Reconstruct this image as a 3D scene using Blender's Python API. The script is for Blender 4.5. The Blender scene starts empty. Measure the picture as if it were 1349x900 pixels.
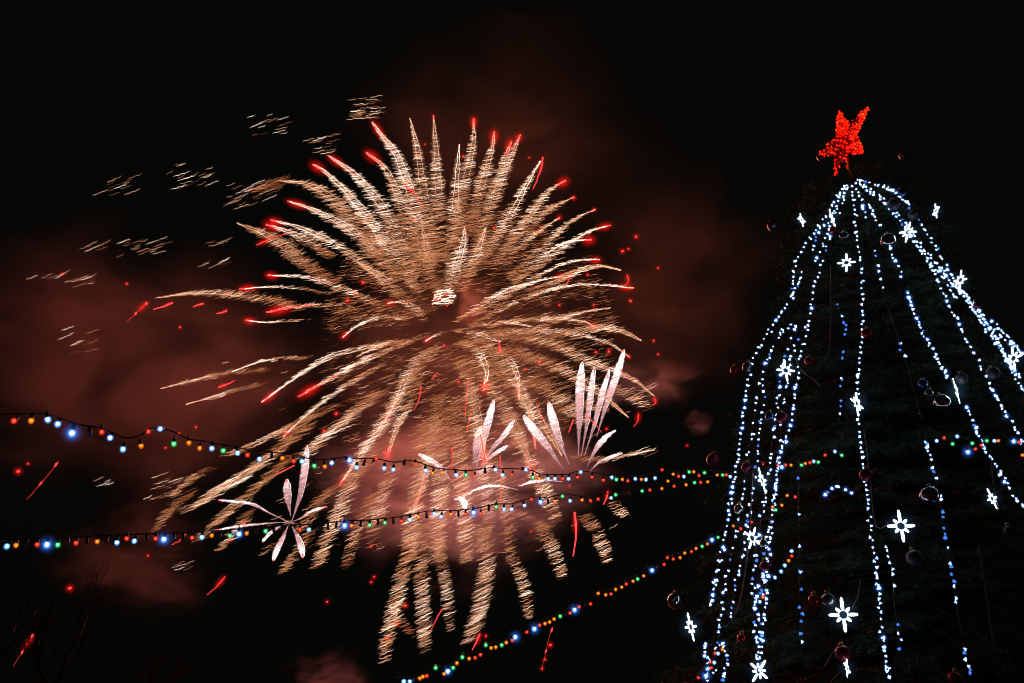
import bpy, bmesh, math, random
import numpy as np
from mathutils import Vector, Matrix, noise as mnoise

random.seed(11)
rng = np.random.default_rng(11)
S = bpy.context.scene
COL = S.collection
PI = math.pi

# ------------------------------------------------------------------ camera
F = 1349 * 35 / 36.0                     # focal length in photo pixels
PITCH = math.radians(22.0)
CAM = np.array([0.0, 0.0, 1.6])
cd = bpy.data.cameras.new('camera')
cd.lens = 35; cd.sensor_width = 36; cd.clip_start = 0.1; cd.clip_end = 6000
cam = bpy.data.objects.new('camera', cd); COL.objects.link(cam)
cam.location = CAM; cam.rotation_euler = (PI/2 + PITCH, 0, 0)
S.camera = cam
RT = np.array([1.0, 0, 0]); FW = np.array([0, math.cos(PITCH), math.sin(PITCH)])
UP = np.array([0, -math.sin(PITCH), math.cos(PITCH)])

# ------------------------------------------------------------------ night sky, exposure
w = bpy.data.worlds.new('World'); S.world = w; w.use_nodes = True
wn = w.node_tree.nodes; wl = w.node_tree.links
bg = wn['Background']
sky = wn.new('ShaderNodeTexSky'); sky.sky_type = 'NISHITA'; sky.sun_disc = False
sky.sun_elevation = math.radians(-4); sky.sun_rotation = math.radians(200)
mixw = wn.new('ShaderNodeMixRGB'); mixw.inputs[0].default_value = 0.98
mixw.inputs[2].default_value = (0.0016, 0.0017, 0.0012, 1)
wl.new(sky.outputs[0], mixw.inputs[1]); wl.new(mixw.outputs[0], bg.inputs[0])
sky_scale = mixw
bg.inputs[1].default_value = 1.0
S.view_settings.view_transform = 'Standard'; S.view_settings.look = 'None'
S.view_settings.gamma = 1; S.view_settings.exposure = 0
S.cycles.volume_bounces = 0
S.cycles.transparent_max_bounces = 48
S.cycles.max_bounces = 5; S.cycles.diffuse_bounces = 2; S.cycles.glossy_bounces = 2
S.cycles.use_denoising = True
S.cycles.sample_clamp_indirect = 2.0
S.cycles.pixel_filter_type = 'BLACKMAN_HARRIS'; S.cycles.filter_width = 0.95
S.cycles.volume_step_rate = .5
S.cycles.volume_max_steps = 128

# ------------------------------------------------------------------ helpers
def at(u, v, d):
    """photo position and distance -> place in the world (metres)"""
    return CAM + d * ((u - 674.5) / F * RT + (450 - v) / F * UP + FW)

def hexlin(r, g, b):
    f = lambda c: (c/255/12.92) if c/255 <= .04045 else ((c/255+.055)/1.055)**2.4
    return (f(r), f(g), f(b), 1)

def tag(o, label=None, cat=None, group=None, kind=None):
    if label: o['label'] = label
    if cat: o['category'] = cat
    if group: o['group'] = group
    if kind: o['kind'] = kind
    return o

def empty(name, loc):
    o = bpy.data.objects.new(name, None); COL.objects.link(o); o.location = [float(c) for c in loc]
    o.empty_display_size = .1
    return o

def link(name, me, parent=None, loc=None, world=True):
    o = bpy.data.objects.new(name, me); COL.objects.link(o)
    if parent is not None: o.parent = parent
    if loc is not None: o.location = [float(c) for c in loc]
    return o

def mesh_np(name, V, Q, mats, mi=None, smooth=False):
    """V (n,3), Q (m,3 or 4) -> mesh"""
    me = bpy.data.meshes.new(name)
    V = np.asarray(V, dtype=np.float32); Q = np.asarray(Q, dtype=np.int32)
    k = Q.shape[1]
    me.vertices.add(len(V)); me.vertices.foreach_set('co', V.ravel())
    me.loops.add(Q.size); me.loops.foreach_set('vertex_index', Q.ravel())
    me.polygons.add(len(Q))
    me.polygons.foreach_set('loop_start', np.arange(0, Q.size, k, dtype=np.int32))
    me.polygons.foreach_set('loop_total', np.full(len(Q), k, dtype=np.int32))
    for m in (mats if isinstance(mats, (list, tuple)) else [mats]): me.materials.append(m)
    if mi is not None: me.polygons.foreach_set('material_index', np.asarray(mi, dtype=np.int32))
    if smooth: me.polygons.foreach_set('use_smooth', np.ones(len(Q), dtype=bool))
    me.update(calc_edges=True)
    return me

def catmull(P, n):
    P = np.asarray(P, float)
    if len(P) == 2: P = np.array([P[0], (P[0]+P[1])/2, P[1]])
    E = np.vstack([2*P[0]-P[1], P, 2*P[-1]-P[-2]])
    out = []
    for i in range(1, len(E)-2):
        t = np.linspace(0, 1, 24, endpoint=False)[:, None]
        a, b, c, d = E[i-1], E[i], E[i+1], E[i+2]
        out.append(.5*((2*b)+(-a+c)*t+(2*a-5*b+4*c-d)*t*t+(-a+3*b-3*c+d)*t**3))
    out.append(P[-1:])
    Q = np.vstack(out)
    L = np.r_[0, np.cumsum(np.linalg.norm(np.diff(Q, axis=0), axis=1))]
    s = np.linspace(0, L[-1], n)
    return np.stack([np.interp(s, L, Q[:, k]) for k in range(Q.shape[1])], 1)

def plen(P):
    P = np.asarray(P, float); return float(np.linalg.norm(np.diff(P, axis=0), axis=1).sum())

def tubes(paths, rad, sides=3):
    """paths (n,K,3), rad (n,K) -> V,Q of thin round rods, ends tapered"""
    n, K, _ = paths.shape
    T = np.gradient(paths, axis=1); T /= np.linalg.norm(T, axis=2, keepdims=True) + 1e-12
    ref = np.array([0.13, 0.95, 0.28]); ref /= np.linalg.norm(ref)
    A = np.cross(T, ref); A /= np.linalg.norm(A, axis=2, keepdims=True) + 1e-12
    B = np.cross(T, A)
    ang = np.arange(sides) * 2*PI/sides
    V = paths[:, :, None, :] + rad[:, :, None, None] * (np.cos(ang)[None, None, :, None]*A[:, :, None, :] + np.sin(ang)[None, None, :, None]*B[:, :, None, :])
    V = V.reshape(-1, 3)
    i = np.arange(n)[:, None, None]; k = np.arange(K-1)[None, :, None]; s = np.arange(sides)[None, None, :]
    b = (i*K + k)*sides
    Q = np.stack([b+s, b+(s+1) % sides, b+sides+(s+1) % sides, b+sides+s], -1).reshape(-1, 4)
    return V, Q

def tube_mesh(name, pts, r, mat, sides=6):
    P = np.asarray(pts, float)[None]
    V, Q = tubes(P, np.full((1, P.shape[1]), r), sides)
    return mesh_np(name, V, Q, mat, smooth=True)

def ico_np(sub):
    bm = bmesh.new(); bmesh.ops.create_icosphere(bm, subdivisions=sub, radius=1)
    bm.verts.ensure_lookup_table()
    V = np.array([v.co[:] for v in bm.verts]); T = np.array([[v.index for v in f.verts] for f in bm.faces])
    bm.free(); return V, T
ICO1, ICO2, ICO3 = ico_np(1), ico_np(2), ico_np(3)

def balls(items):
    """items: (centre, radius or 3 radii, ico, material index) -> V,T,mi"""
    Vs, Ts, M = [], [], []; off = 0
    for c, r, ico, m in items:
        V, T = ico
        Vs.append(V*np.asarray(r) + np.asarray(c)); Ts.append(T + off); M += [m]*len(T); off += len(V)
    return np.vstack(Vs), np.vstack(Ts), M

def bm_mesh(name, bm, mats, smooth=False):
    me = bpy.data.meshes.new(name)
    for m in (mats if isinstance(mats, (list, tuple)) else [mats]): me.materials.append(m)
    if smooth:
        for f in bm.faces: f.smooth = True
    bm.to_mesh(me); bm.free(); return me

def lathe(bm, prof, seg=20, mi=0, M=None):
    rings = []
    for r, z in prof:
        ring = [bm.verts.new(((M @ Vector((r*math.cos(a), r*math.sin(a), z))) if M else Vector((r*math.cos(a), r*math.sin(a), z)))) for a in [2*PI*i/seg for i in range(seg)]]
        rings.append(ring)
    for a, b in zip(rings, rings[1:]):
        for i in range(seg):
            f = bm.faces.new((a[i], a[(i+1) % seg], b[(i+1) % seg], b[i])); f.material_index = mi; f.smooth = True
    for ring, rev in ((rings[0], True), (rings[-1], False)):
        try:
            f = bm.faces.new(ring[::-1] if rev else ring); f.material_index = mi
        except ValueError: pass

# ------------------------------------------------------------------ materials
def emis(name, col, strength, sample=False):
    m = bpy.data.materials.new(name); m.use_nodes = True
    n = m.node_tree.nodes; n.clear()
    e = n.new('ShaderNodeEmission'); e.inputs[0].default_value = (*col[:3], 1); e.inputs[1].default_value = strength
    o = n.new('ShaderNodeOutputMaterial'); m.node_tree.links.new(e.outputs[0], o.inputs[0])
    m.cycles.emission_sampling = 'AUTO' if sample else 'NONE'
    return m

def veil(name, col, strength, alpha):
    """glowing coloured shell"""
    m = bpy.data.materials.new(name); m.use_nodes = True
    n = m.node_tree.nodes; n.clear(); l = m.node_tree.links
    e = n.new('ShaderNodeEmission'); e.inputs[0].default_value = (*col[:3], 1); e.inputs[1].default_value = strength
    t = n.new('ShaderNodeBsdfTransparent'); mx = n.new('ShaderNodeMixShader')
    lw = n.new('ShaderNodeLayerWeight'); lw.inputs[0].default_value = .5
    rp = n.new('ShaderNodeMapRange'); rp.inputs[1].default_value = .1; rp.inputs[2].default_value = .75; rp.inputs[3].default_value = alpha; rp.inputs[4].default_value = .95
    l.new(lw.outputs['Facing'], rp.inputs[0]); l.new(rp.outputs[0], mx.inputs[0])
    o = n.new('ShaderNodeOutputMaterial'); l.new(t.outputs[0], mx.inputs[1]); l.new(e.outputs[0], mx.inputs[2]); l.new(mx.outputs[0], o.inputs[0])
    m.cycles.emission_sampling = 'NONE'
    return m

def pbr(name, col, rough=.6, metal=0, noise_scale=None, amp=.25, bump=0, spec=.5, coat=0):
    m = bpy.data.materials.new(name); m.use_nodes = True
    n = m.node_tree.nodes; l = m.node_tree.links; b = n['Principled BSDF']
    b.inputs['Roughness'].default_value = rough; b.inputs['Metallic'].default_value = metal
    b.inputs['Specular IOR Level'].default_value = spec
    b.inputs['Coat Weight'].default_value = coat
    if noise_scale:
        tc = n.new('ShaderNodeTexCoord'); nz = n.new('ShaderNodeTexNoise'); nz.inputs['Scale'].default_value = noise_scale
        nz.inputs['Detail'].default_value = 6
        r = n.new('ShaderNodeValToRGB'); c0 = [c*(1-amp) for c in col[:3]]; c1 = [min(1, c*(1+amp)) for c in col[:3]]
        r.color_ramp.elements[0].position = .3; r.color_ramp.elements[0].color = (*c0, 1)
        r.color_ramp.elements[1].position = .7; r.color_ramp.elements[1].color = (*c1, 1)
        l.new(tc.outputs['Object'], nz.inputs['Vector']); l.new(nz.outputs[0], r.inputs[0]); l.new(r.outputs[0], b.inputs['Base Color'])
        if bump:
            bp = n.new('ShaderNodeBump'); bp.inputs['Strength'].default_value = bump
            l.new(nz.outputs[0], bp.inputs['Height']); l.new(bp.outputs[0], b.inputs['Normal'])
    else: b.inputs['Base Color'].default_value = (*col[:3], 1)
    return m

def bloom_volume(name, col, strength, power=3.0):
    """lens bloom round a light, imitated by an emissive volume fading from its centre"""
    m = bpy.data.materials.new(name); m.use_nodes = True
    n = m.node_tree.nodes; n.clear(); l = m.node_tree.links
    tc = n.new('ShaderNodeTexCoord'); ln = n.new('ShaderNodeVectorMath'); ln.operation = 'LENGTH'
    l.new(tc.outputs['Object'], ln.inputs[0])
    s = n.new('ShaderNodeMath'); s.operation = 'SUBTRACT'; s.inputs[0].default_value = 1; s.use_clamp = True; l.new(ln.outputs['Value'], s.inputs[1])
    p = n.new('ShaderNodeMath'); p.operation = 'POWER'; p.inputs[1].default_value = power; l.new(s.outputs[0], p.inputs[0])
    k = n.new('ShaderNodeMath'); k.operation = 'MULTIPLY'; k.inputs[1].default_value = strength; l.new(p.outputs[0], k.inputs[0])
    e = n.new('ShaderNodeEmission'); e.inputs[0].default_value = (*col[:3], 1); l.new(k.outputs[0], e.inputs[1])
    o = n.new('ShaderNodeOutputMaterial'); l.new(e.outputs[0], o.inputs['Volume'])
    m.cycles.emission_sampling = 'NONE'
    return m

E_DIM = emis('ember_brown', (0.72, .21, .075), .55)
E_AMB = emis('ember_amber', (.95, .39, .18), .90)
E_GOLD = emis('spark_gold', (1, .56, .36), 1.5)
E_PALE = emis('spark_pale', (1, .76, .62), 2.5)
SPARK = [E_DIM, E_AMB, E_GOLD, E_PALE]
E_RED = emis('star_red', (1, .05, .045), 1.6)
E_REDHOT = emis('star_red_core', (1, .045, .045), 2.1)
E_PINK = emis('comet_pink', (1, .56, .56), .95)
E_MAUVE = emis('comet_mauve', (.85, .42, .44), .55)
E_WHITE = emis('comet_white', (1, .86, .86), 1.9)
COMET = [E_MAUVE, E_PINK, E_WHITE]
BLOOM_RED = bloom_volume('red_tip_bloom', (1, .008, .006), .95, 3.5)  # imitates lens bloom on red tips with a glowing volume
BLOOM_BLUE = bloom_volume('blue_lamp_bloom', (.05, .22, 1), 30, 5.5)  # bloom round lamps, added as glowing volumes, here and in the next three
BLOOM_GREEN = bloom_volume('green_lamp_bloom', (.02, 1, .12), 13, 3.4)
BLOOM_ORANGE = bloom_volume('red_lamp_bloom', (1, .06, .02), 9, 3.4)
BLOOM_FLAKE = bloom_volume('snowflake_bloom', (.12, .32, .6), .8, 3)

LED_CORE = emis('led_white', (.80, .91, 1), 16.0, True)
LED_BLUE = emis('led_blue_white', (.50, .74, 1), 10.0, True)
LED_DIM = emis('led_blue', (.12, .36, 1), 1.0, True)
LED_VEIL = veil('led_blue_fringe', (.07, .27, 1), .85, .40)  # blue light fringe added as a glowing shell, not a real lens
FLAKE = emis('snowflake_tube', (.74, .90, 1), 4.5, True)
RED_LED = emis('topper_led_red', (1, .010, .003), 2.2, True)
RED_LED_HOT = emis('topper_led_orange', (1, .12, .01), 1.5, True)

CABLE = pbr('cable_rubber', (.012, .013, .016), .5, spec=.4)
CABLE_PALE = pbr('cable_pale', (.16, .17, .20), .5)
SOCKET = pbr('socket_plastic', (.012, .02, .035), .35)

# ------------------------------------------------------------------ ground
def ground():
    m = pbr('snowy_asphalt', (.06, .06, .062), .75, 0, .35, .4, .2)
    n = 48; R0 = 3000
    V = []; 
    rad = [0.0] + [3*1.16**i for i in range(n)]
    seg = 72
    V.append((0, 0, 0))
    for r in rad[1:]:
        r = min(r, R0)
        for k in range(seg):
            a = 2*PI*k/seg; x, y = r*math.cos(a), r*math.sin(a)
            V.append((x, y, (mnoise.noise(Vector((x*.01, y*.01, 0)))*.5*min(1, max(0, (r-60)/100)))))
    bm = bmesh.new(); vs = [bm.verts.new(v) for v in V]
    for k in range(seg): bm.faces.new((vs[0], vs[1+k], vs[1+(k+1) % seg]))
    for i in range(n-1):
        b = 1+i*seg
        for k in range(seg): bm.faces.new((vs[b+k], vs[b+seg+k], vs[b+seg+(k+1) % seg], vs[b+(k+1) % seg]))
    tag(link('ground', bm_mesh('ground', bm, m, True)), kind='structure')
ground()

# ------------------------------------------------------------------ christmas tree
TX, TY, TH = 5.50, 13.95, 10.15
def tree_r(z):
    h = TH - z
    return np.where(h < 0, 0.0, np.minimum(1.5*np.sqrt(np.maximum(h, 0)), .80 + .385*h) * np.clip(h/.35, 0, 1)**.5)

def on_tree(u, v, out=.06):
    d = np.linspace(7, 22, 1500)[:, None]
    P = CAM + d * ((u - 674.5)/F*RT + (450 - v)/F*UP + FW)
    r = np.hypot(P[:, 0]-TX, P[:, 1]-TY); g = r - (tree_r(P[:, 2]) + out)
    inside = np.nonzero(g <= 0)[0]
    return P[inside[0]] if len(inside) else P[np.argmin(g)]

def build_tree():
    t = empty('christmas_tree', (TX, TY, 0))
    tag(t, 'tall dark green christmas tree hung with white light garlands', 'christmas tree')
    bark = pbr('bark', (.07, .045, .03), .85, 0, 9, .4, .6)
    P = np.array([[0, 0, z] for z in np.linspace(0, TH-.05, 24)])
    V, Q = tubes(P[None], np.interp(P[:, 2], [0, TH], [.24, .03])[None], 12)
    link('trunk', mesh_np('trunk', V, Q, bark, smooth=True), t)
    # crown: whorled boughs, each a woody rib with side twigs clothed in needles
    needle = pbr('spruce_needles', (.05, .11, .05), .55, 0, 3.5, .45, 0, .4)
    twig = pbr('twig', (.05, .035, .022), .8)
    Vn, Vt = [], []
    z = .75; seedn = 0
    while z < TH-.15:
        R = float(tree_r(z)); nb = int(10 + R*4.2)
        ph = random.random()*6.28
        for b in range(nb):
            a = ph + 2*PI*b/nb + random.uniform(-.16, .16)
            L = R*random.uniform(.80, 1.05); z0 = z + random.uniform(-.14, .14)
            dirh = np.array([math.cos(a), math.sin(a), 0]); side = np.array([-math.sin(a), math.cos(a), 0])
            droop = random.uniform(.10, .24)
            lift = .25 if z > TH*.8 else 0
            f = lambda s: dirh*(L*s) + np.array([0, 0, z0 - droop*L*s*s*1.2 + .10*L*max(0, s-.7) + lift*L*s])
            rib = np.array([f(s) for s in np.linspace(.05, 1, 7)])
            Vt.append((rib, np.linspace(.03, .006, 7)))
            ns = max(5, int(L*7))
            for i in range(ns):
                s = .30 + .70*(i+.5)/ns
                base = f(s); tl = (.12+.36*(1-s)+.05)*min(1.0, L*.6+.3)*random.uniform(.7, 1.2)
                for sg in (-1, 1):
                    d = side*sg*.8 + dirh*.55 + np.array([0, 0, random.uniform(-.45, .05)]); d /= np.linalg.norm(d)
                    Vn.append((base, d, tl))
            Vn.append((f(.9), dirh*1.0 + np.array([0, 0, random.uniform(-.2, .3)]), .22))
        z += .21 + .11*(TH-z)/TH
    # needles, many per twig
    B = np.array([x[0] for x in Vn]); D = np.array([x[1] for x in Vn]); Ls = np.array([x[2] for x in Vn])
    per = 20
    n = len(B)*per
    B = np.repeat(B, per, 0); D = np.repeat(D, per, 0); Ls = np.repeat(Ls, per)
    s = rng.random(n)
    rnd = rng.normal(size=(n, 3)); perp = rnd - (rnd*D).sum(1, keepdims=True)*D/(D*D).sum(1, keepdims=True)
    perp /= np.linalg.norm(perp, axis=1, keepdims=True)
    p0 = B + D*(s*Ls)[:, None]
    nd = perp*.8 + D*.6; nd /= np.linalg.norm(nd, axis=1, keepdims=True)
    nl = rng.uniform(.045, .085, n)[:, None]
    wv = np.cross(nd, rng.normal(size=(n, 3))); wv /= np.linalg.norm(wv, axis=1, keepdims=True); wv *= .0045
    tri = np.stack([p0-wv, p0+wv, p0+nd*nl], 1).reshape(-1, 3)
    me = mesh_np('crown', tri, np.arange(n*3).reshape(-1, 3), needle)
    cr = link('crown', me, t)
    P = np.array([x[0] for x in Vt]); Rr = np.array([x[1] for x in Vt])
    V, Q = tubes(P, Rr, 5)
    link('boughs', mesh_np('boughs', V, Q, twig, smooth=True), t)
    return t
build_tree()

# -- garlands of white lights down the tree -----------------------------------
def led_mesh(name, core, hot=False):
    items = []
    k = 3
    for i in range(k):
        a = 2*PI*i/k + random.random()
        c = np.array([math.cos(a)*.012, random.uniform(-.006, .006), math.sin(a)*.012])
        r = random.uniform(.0085, .013) * (1.35 if hot else 1)
        items.append((c, r*.66, ICO1, 0)); items.append((c, r*1.45, ICO1, 1))
    V, T, M = balls(items)
    return mesh_np(name, V, T, [core, LED_VEIL], M, smooth=True)
LEDS = [led_mesh('led_bulb', LED_CORE) for _ in range(4)] + [led_mesh('led_bulb', LED_BLUE) for _ in range(4)]
LEDS_DIM = [led_mesh('led_bulb', LED_DIM) for _ in range(3)]
LED_HOT = led_mesh('led_bulb', LED_CORE, True)
BLOOM_BALL = {}
def bloom_ball(mat, parent, loc, r, name='bloom'):  # sphere of added bloom round a light source
    if mat.name not in BLOOM_BALL:
        V, T = ICO3; BLOOM_BALL[mat.name] = mesh_np(mat.name, V, T, mat, smooth=True)
    o = link(name, BLOOM_BALL[mat.name], parent, loc); o.scale = (r, r, r)
    return o

def garland(px, label, step=9.0, dens=1.0, dim=.1, hot=.05, jit=1.0, cable=CABLE, gaps=(), pair=.15, out=.07):
    n2 = max(2, int(plen(px)/6))
    C = catmull(px, n2)
    P3 = np.array([on_tree(u, v, out) for u, v in C])
    k = 5; ker = np.ones(k)/k                                # smooth the depth so the string hangs cleanly
    if len(P3) > 2*k:
        pad = np.vstack([np.repeat(P3[:1], 2, 0), P3, np.repeat(P3[-1:], 2, 0)])
        P3 = np.stack([np.convolve(pad[:, j], ker, 'valid') for j in range(3)], 1)
    root = empty('light_garland', P3[0])
    tag(root, label, 'light garland', 'strings of lights hanging down the tree')
    link('cable', tube_mesh('cable', P3 - P3[0], .0035, cable, 5), root)
    total = plen(C); nled = int(total/(step*.84))
    for i in range(min(nled, 96)):
        s = (i+.5+random.uniform(-.25, .25))/nled
        if random.random() > dens or any(a < s < b for a, b in gaps): continue
        f = s*(len(P3)-1); j = int(f); p = P3[j] + (P3[min(j+1, len(P3)-1)]-P3[j])*(f-j)
        for q in range(2 if random.random() < pair else 1):
            off = np.array([random.gauss(0, jit)*.011, -.012, random.gauss(0, jit)*.011])
            h = random.random() < hot*1.8
            me = LED_HOT if h else random.choice(LEDS_DIM if random.random() < dim else LEDS)
            o = link('led_bulb', me, root, p - P3[0] + off)
            o.rotation_euler = (0, random.random()*6, 0)
            sc = random.uniform(.55, .92); o.scale = (sc, sc, sc)
            if h: bloom_ball(BLOOM_BLUE, o, (0, 0, 0), .10)
    return root

GAR = [
 ([(1062,425),(1050,452),(1040,480),(1034,520),(1030,560),(1024,610),(1020,650),(1012,700),(1008,740),(1004,790)], 'dense inner light strand right beside the left snowflake lamp', 8.5, .8, .1, .05),
 ([(1119,242),(1106,268),(1092,300),(1080,330),(1072,350)], 'second short strand inside the left shoulder below the star', 7, .9, .1, .05),
 ([(1128,240),(1150,252),(1172,270),(1190,292),(1206,318),(1218,338),(1232,356),(1248,376),(1262,396)], 'inner light strand doubling the right shoulder down to the thick band', 7, .95, .05, .05),
 ([(1258,372),(1272,392),(1288,418),(1306,446),(1322,470),(1338,492),(1352,505)], 'third strand of the thick light band at the right edge', 6, 1, .05, .05),
 ([(1300,420),(1318,434),(1334,452),(1352,470)], 'short strand nearest the right frame edge above its snowflake', 6, 1, .1, .05),
 ([(1032,430),(1014,468),(1000,508),(992,560),(984,610),(978,660),(968,710),(958,760),(948,815),(944,860),(940,893)], 'thin broken light strand between the outer two left strands', 9.5, .6, .15, .03),
 ([(1112,245),(1098,268),(1078,300),(1060,325),(1047,345),(1045,380),(1039,402),(1022,420),(1005,450),(990,480),(985,505),(980,540),(976,570),(972,600),(968,625),(963,660),(956,700),(950,730),(940,775),(935,802)], 'long blue white light strand down the far left edge of the tree', 8.5, 1, .05, .12),
 ([(1116,240),(1103,262),(1100,285),(1082,298),(1075,318),(1070,335)], 'short light strand curving from the treetop over its left shoulder', 7.5, 1, .05, .05),
 ([(1056,358),(1052,375),(1043,388),(1046,398)], 'small bunched knot of lights below the left shoulder of the tree', 4.5, 1, .1, .05),
 ([(1118,246),(1108,275),(1094,310),(1083,345),(1074,372),(1068,400),(1066,425),(1058,452),(1052,480),(1050,500),(1045,530),(1046,550),(1035,575),(1027,600),(1022,640),(1016,690),(1012,740),(1010,770),(1007,815),(1003,860),(1000,892)], 'wavy light strand passing right of the left snowflake to the frame bottom', 8.5, .92, .08, .08),
 ([(1046,425),(1025,445),(1015,462),(1004,490),(1006,515),(1003,545),(999,575),(998,605),(991,650),(985,690),(978,730),(970,765),(964,800),(962,818)], 'fine light strand hanging between the two brightest left strands', 8.5, .9, .08, .03),
 ([(1052,425),(1040,445),(1035,470),(1026,505),(1022,550),(1016,590),(1012,630),(1006,660),(1002,690),(996,725),(993,760),(993,790),(994,830),(998,862),(1001,895)], 'light strand running down behind the left snowflake lamps', 8.5, .9, .08, .05),
 ([(1121,240),(1122,258),(1127,280),(1127,305),(1132,330),(1134,360),(1136,400),(1136,440),(1133,470),(1130,500),(1130,535),(1132,565),(1136,600),(1140,640),(1144,675),(1150,715),(1154,750),(1157,785),(1162,820),(1165,855),(1171,897)], 'long straight light strand down the middle of the tree', 8.2, 1, 0, .02),
 ([(1122,238),(1140,250),(1158,262),(1176,280),(1192,300),(1210,330),(1223,345),(1235,372),(1248,400),(1262,428),(1278,455),(1290,480),(1303,505),(1315,530),(1328,550),(1342,575),(1356,600)], 'long bright light strand sweeping from the treetop to the lower right', 7.8, 1, .04, .12),
 ([(1124,236),(1145,242),(1163,245),(1178,255),(1190,264),(1200,270)], 'short light strand crossing the top of the right shoulder', 6.0, 1, .05, .05),
 ([(1162,240),(1176,252),(1190,262),(1203,280),(1216,300),(1226,315),(1238,335),(1247,355),(1258,372),(1275,393),(1290,412),(1303,430),(1322,448),(1345,462)], 'outermost light strand along the right edge of the tree', 8.0, 1, .06, .06),
 ([(1190,290),(1205,312),(1222,335),(1237,350),(1252,375),(1270,388),(1290,410),(1302,432),(1316,455),(1325,475),(1338,500),(1352,520)], 'thickly doubled light strand below the right edge of the tree', 6.0, 1, .05, .04),
 ([(1236,350),(1256,375),(1276,400),(1296,425),(1310,440),(1320,462),(1330,480),(1346,500)], 'second strand of the thick light band at the right edge', 6.5, 1, .08, .03),
 ([(1142,266),(1148,278),(1153,290),(1160,298)], 'tiny light strand just under the treetop knot', 6.0, 1, .1, .2),
 ([(1126,246),(1133,262),(1137,275),(1141,290)], 'tiny light strand beside the middle strand under the treetop', 6.5, 1, .1, .15),
 ([(1172,325),(1176,340),(1184,352),(1188,366)], 'short hanging end of lights beside the striped bauble', 7, 1, .1, .2),
 ([(1196,380),(1199,402),(1208,418),(1213,437),(1224,452),(1232,468),(1240,484),(1249,502)], 'heavy doubled light strand in the middle of the right half', 5.0, 1, .08, .07),
 ([(1270,530),(1280,553),(1290,575),(1293,590),(1303,600),(1312,618),(1325,635),(1334,652),(1350,672)], 'light strand continuing below the edge on snowflake lamp', 7.0, 1, .05, .1),
 ([(1150,322),(1153,340),(1158,352),(1160,372),(1168,385)], 'sparse short light strand right of the upper snowflake lamp', 12, .9, .3, .05),
 ([(1140,290),(1150,335),(1162,380),(1178,430),(1195,482),(1206,525),(1220,575),(1222,600),(1235,640),(1240,670),(1243,700),(1250,735),(1256,770),(1262,810),(1268,845),(1278,895)], 'long sparse strand with dark stretches right of the middle', 9, .85, .6, 0, [(0,.27),(.31,.52),(.57,.60),(.72,.74),(.84,.92)]),
 ([(1168,715),(1171,735),(1176,760),(1178,790),(1182,825),(1187,858)], 'sparse broken strand just right of the long middle strand', 9, .7, .3, 0, [(.42,.72)]),
 ([(1052,612),(1052,650),(1053,690),(1053,740),(1054,790),(1056,860)], 'faint sparse strand left of the long middle strand', 13, .7, .6, 0),
 ([(1098,378),(1098,398),(1113,418),(1111,440),(1108,495),(1108,530),(1103,560)], 'scattered faint blue lights left of the middle strand', 11, .6, .7, 0),
 ([(1122,650),(1101,640),(1090,648),(1083,655)], 'short bright cluster of blue lights in the tree centre', 8, 1, .1, .35),
 ([(930,845),(928,858),(934,870),(930,885),(933,898)], 'bright light strand at the lowest left corner of the tree', 5, 1, .1, .2),
 ([(946,845),(956,858),(958,872),(955,885),(951,897)], 'bright knot strand second from the lowest left corner', 5, 1, .1, .05),
 ([(1222,582),(1221,596),(1225,608)], 'stub of white lights hanging under the coloured string on the right', 4.5, 1, .1, 0),
 ([(1010,745),(1000,770),(994,800),(1003,835),(996,870),(1003,890)], 'tangled light strand near the lower left snowflakes', 7.5, .8, .2, .1),
]
for i, g in enumerate(GAR):
    garland(g[0], g[1], g[2], g[3], g[4], g[5], gaps=g[6] if len(g) > 6 else (), pair=.3 if i in (6, 9, 13, 16, 17, 21) else .15,
            cable=CABLE_PALE if i in (24, 25) else CABLE)

# loose dark cables hanging in the tree
LOOSE = [
 ([(1289,720),(1296,760),(1302,800),(1309,850),(1316,858)], 'thin loose grey wire hanging bare at the lower right'),
 ([(1305,600),(1309,640),(1316,672)], 'short loose pale wire under the coloured string on the right'),
 ([(1138,565),(1143,600),(1147,640),(1153,690),(1162,696),(1170,688)], 'loose grey wire hanging beside the long middle strand'),
 ([(1134,763),(1130,785),(1122,802)], 'short curved wire above the lower snowflake lamp'),
 ([(1094,350),(1094,420),(1092,460),(1086,475)], 'loose grey wire left of the middle near the upper snowflake'),
 ([(1048,472),(1056,488),(1072,500),(1082,510)], 'loose curved wire beside the red bauble on the left'),
 ([(992,620),(990,660),(986,720),(975,790),(960,822),(948,826)], 'long loose wire drooping between the left light strands'),
 ([(1110,842),(1098,858),(1086,878),(1080,880)], 'dark loose wire sagging left of the pink bauble'),
]
for px, lab in LOOSE:
    C = catmull(px, 24); P3 = np.array([on_tree(u, v, .1) for u, v in C])
    o = link('loose_wire', tube_mesh('loose_wire', P3 - P3[0], .006, CABLE_PALE, 6), None, P3[0])
    tag(o, lab, 'wire', 'loose wires hanging in the tree')

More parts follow.
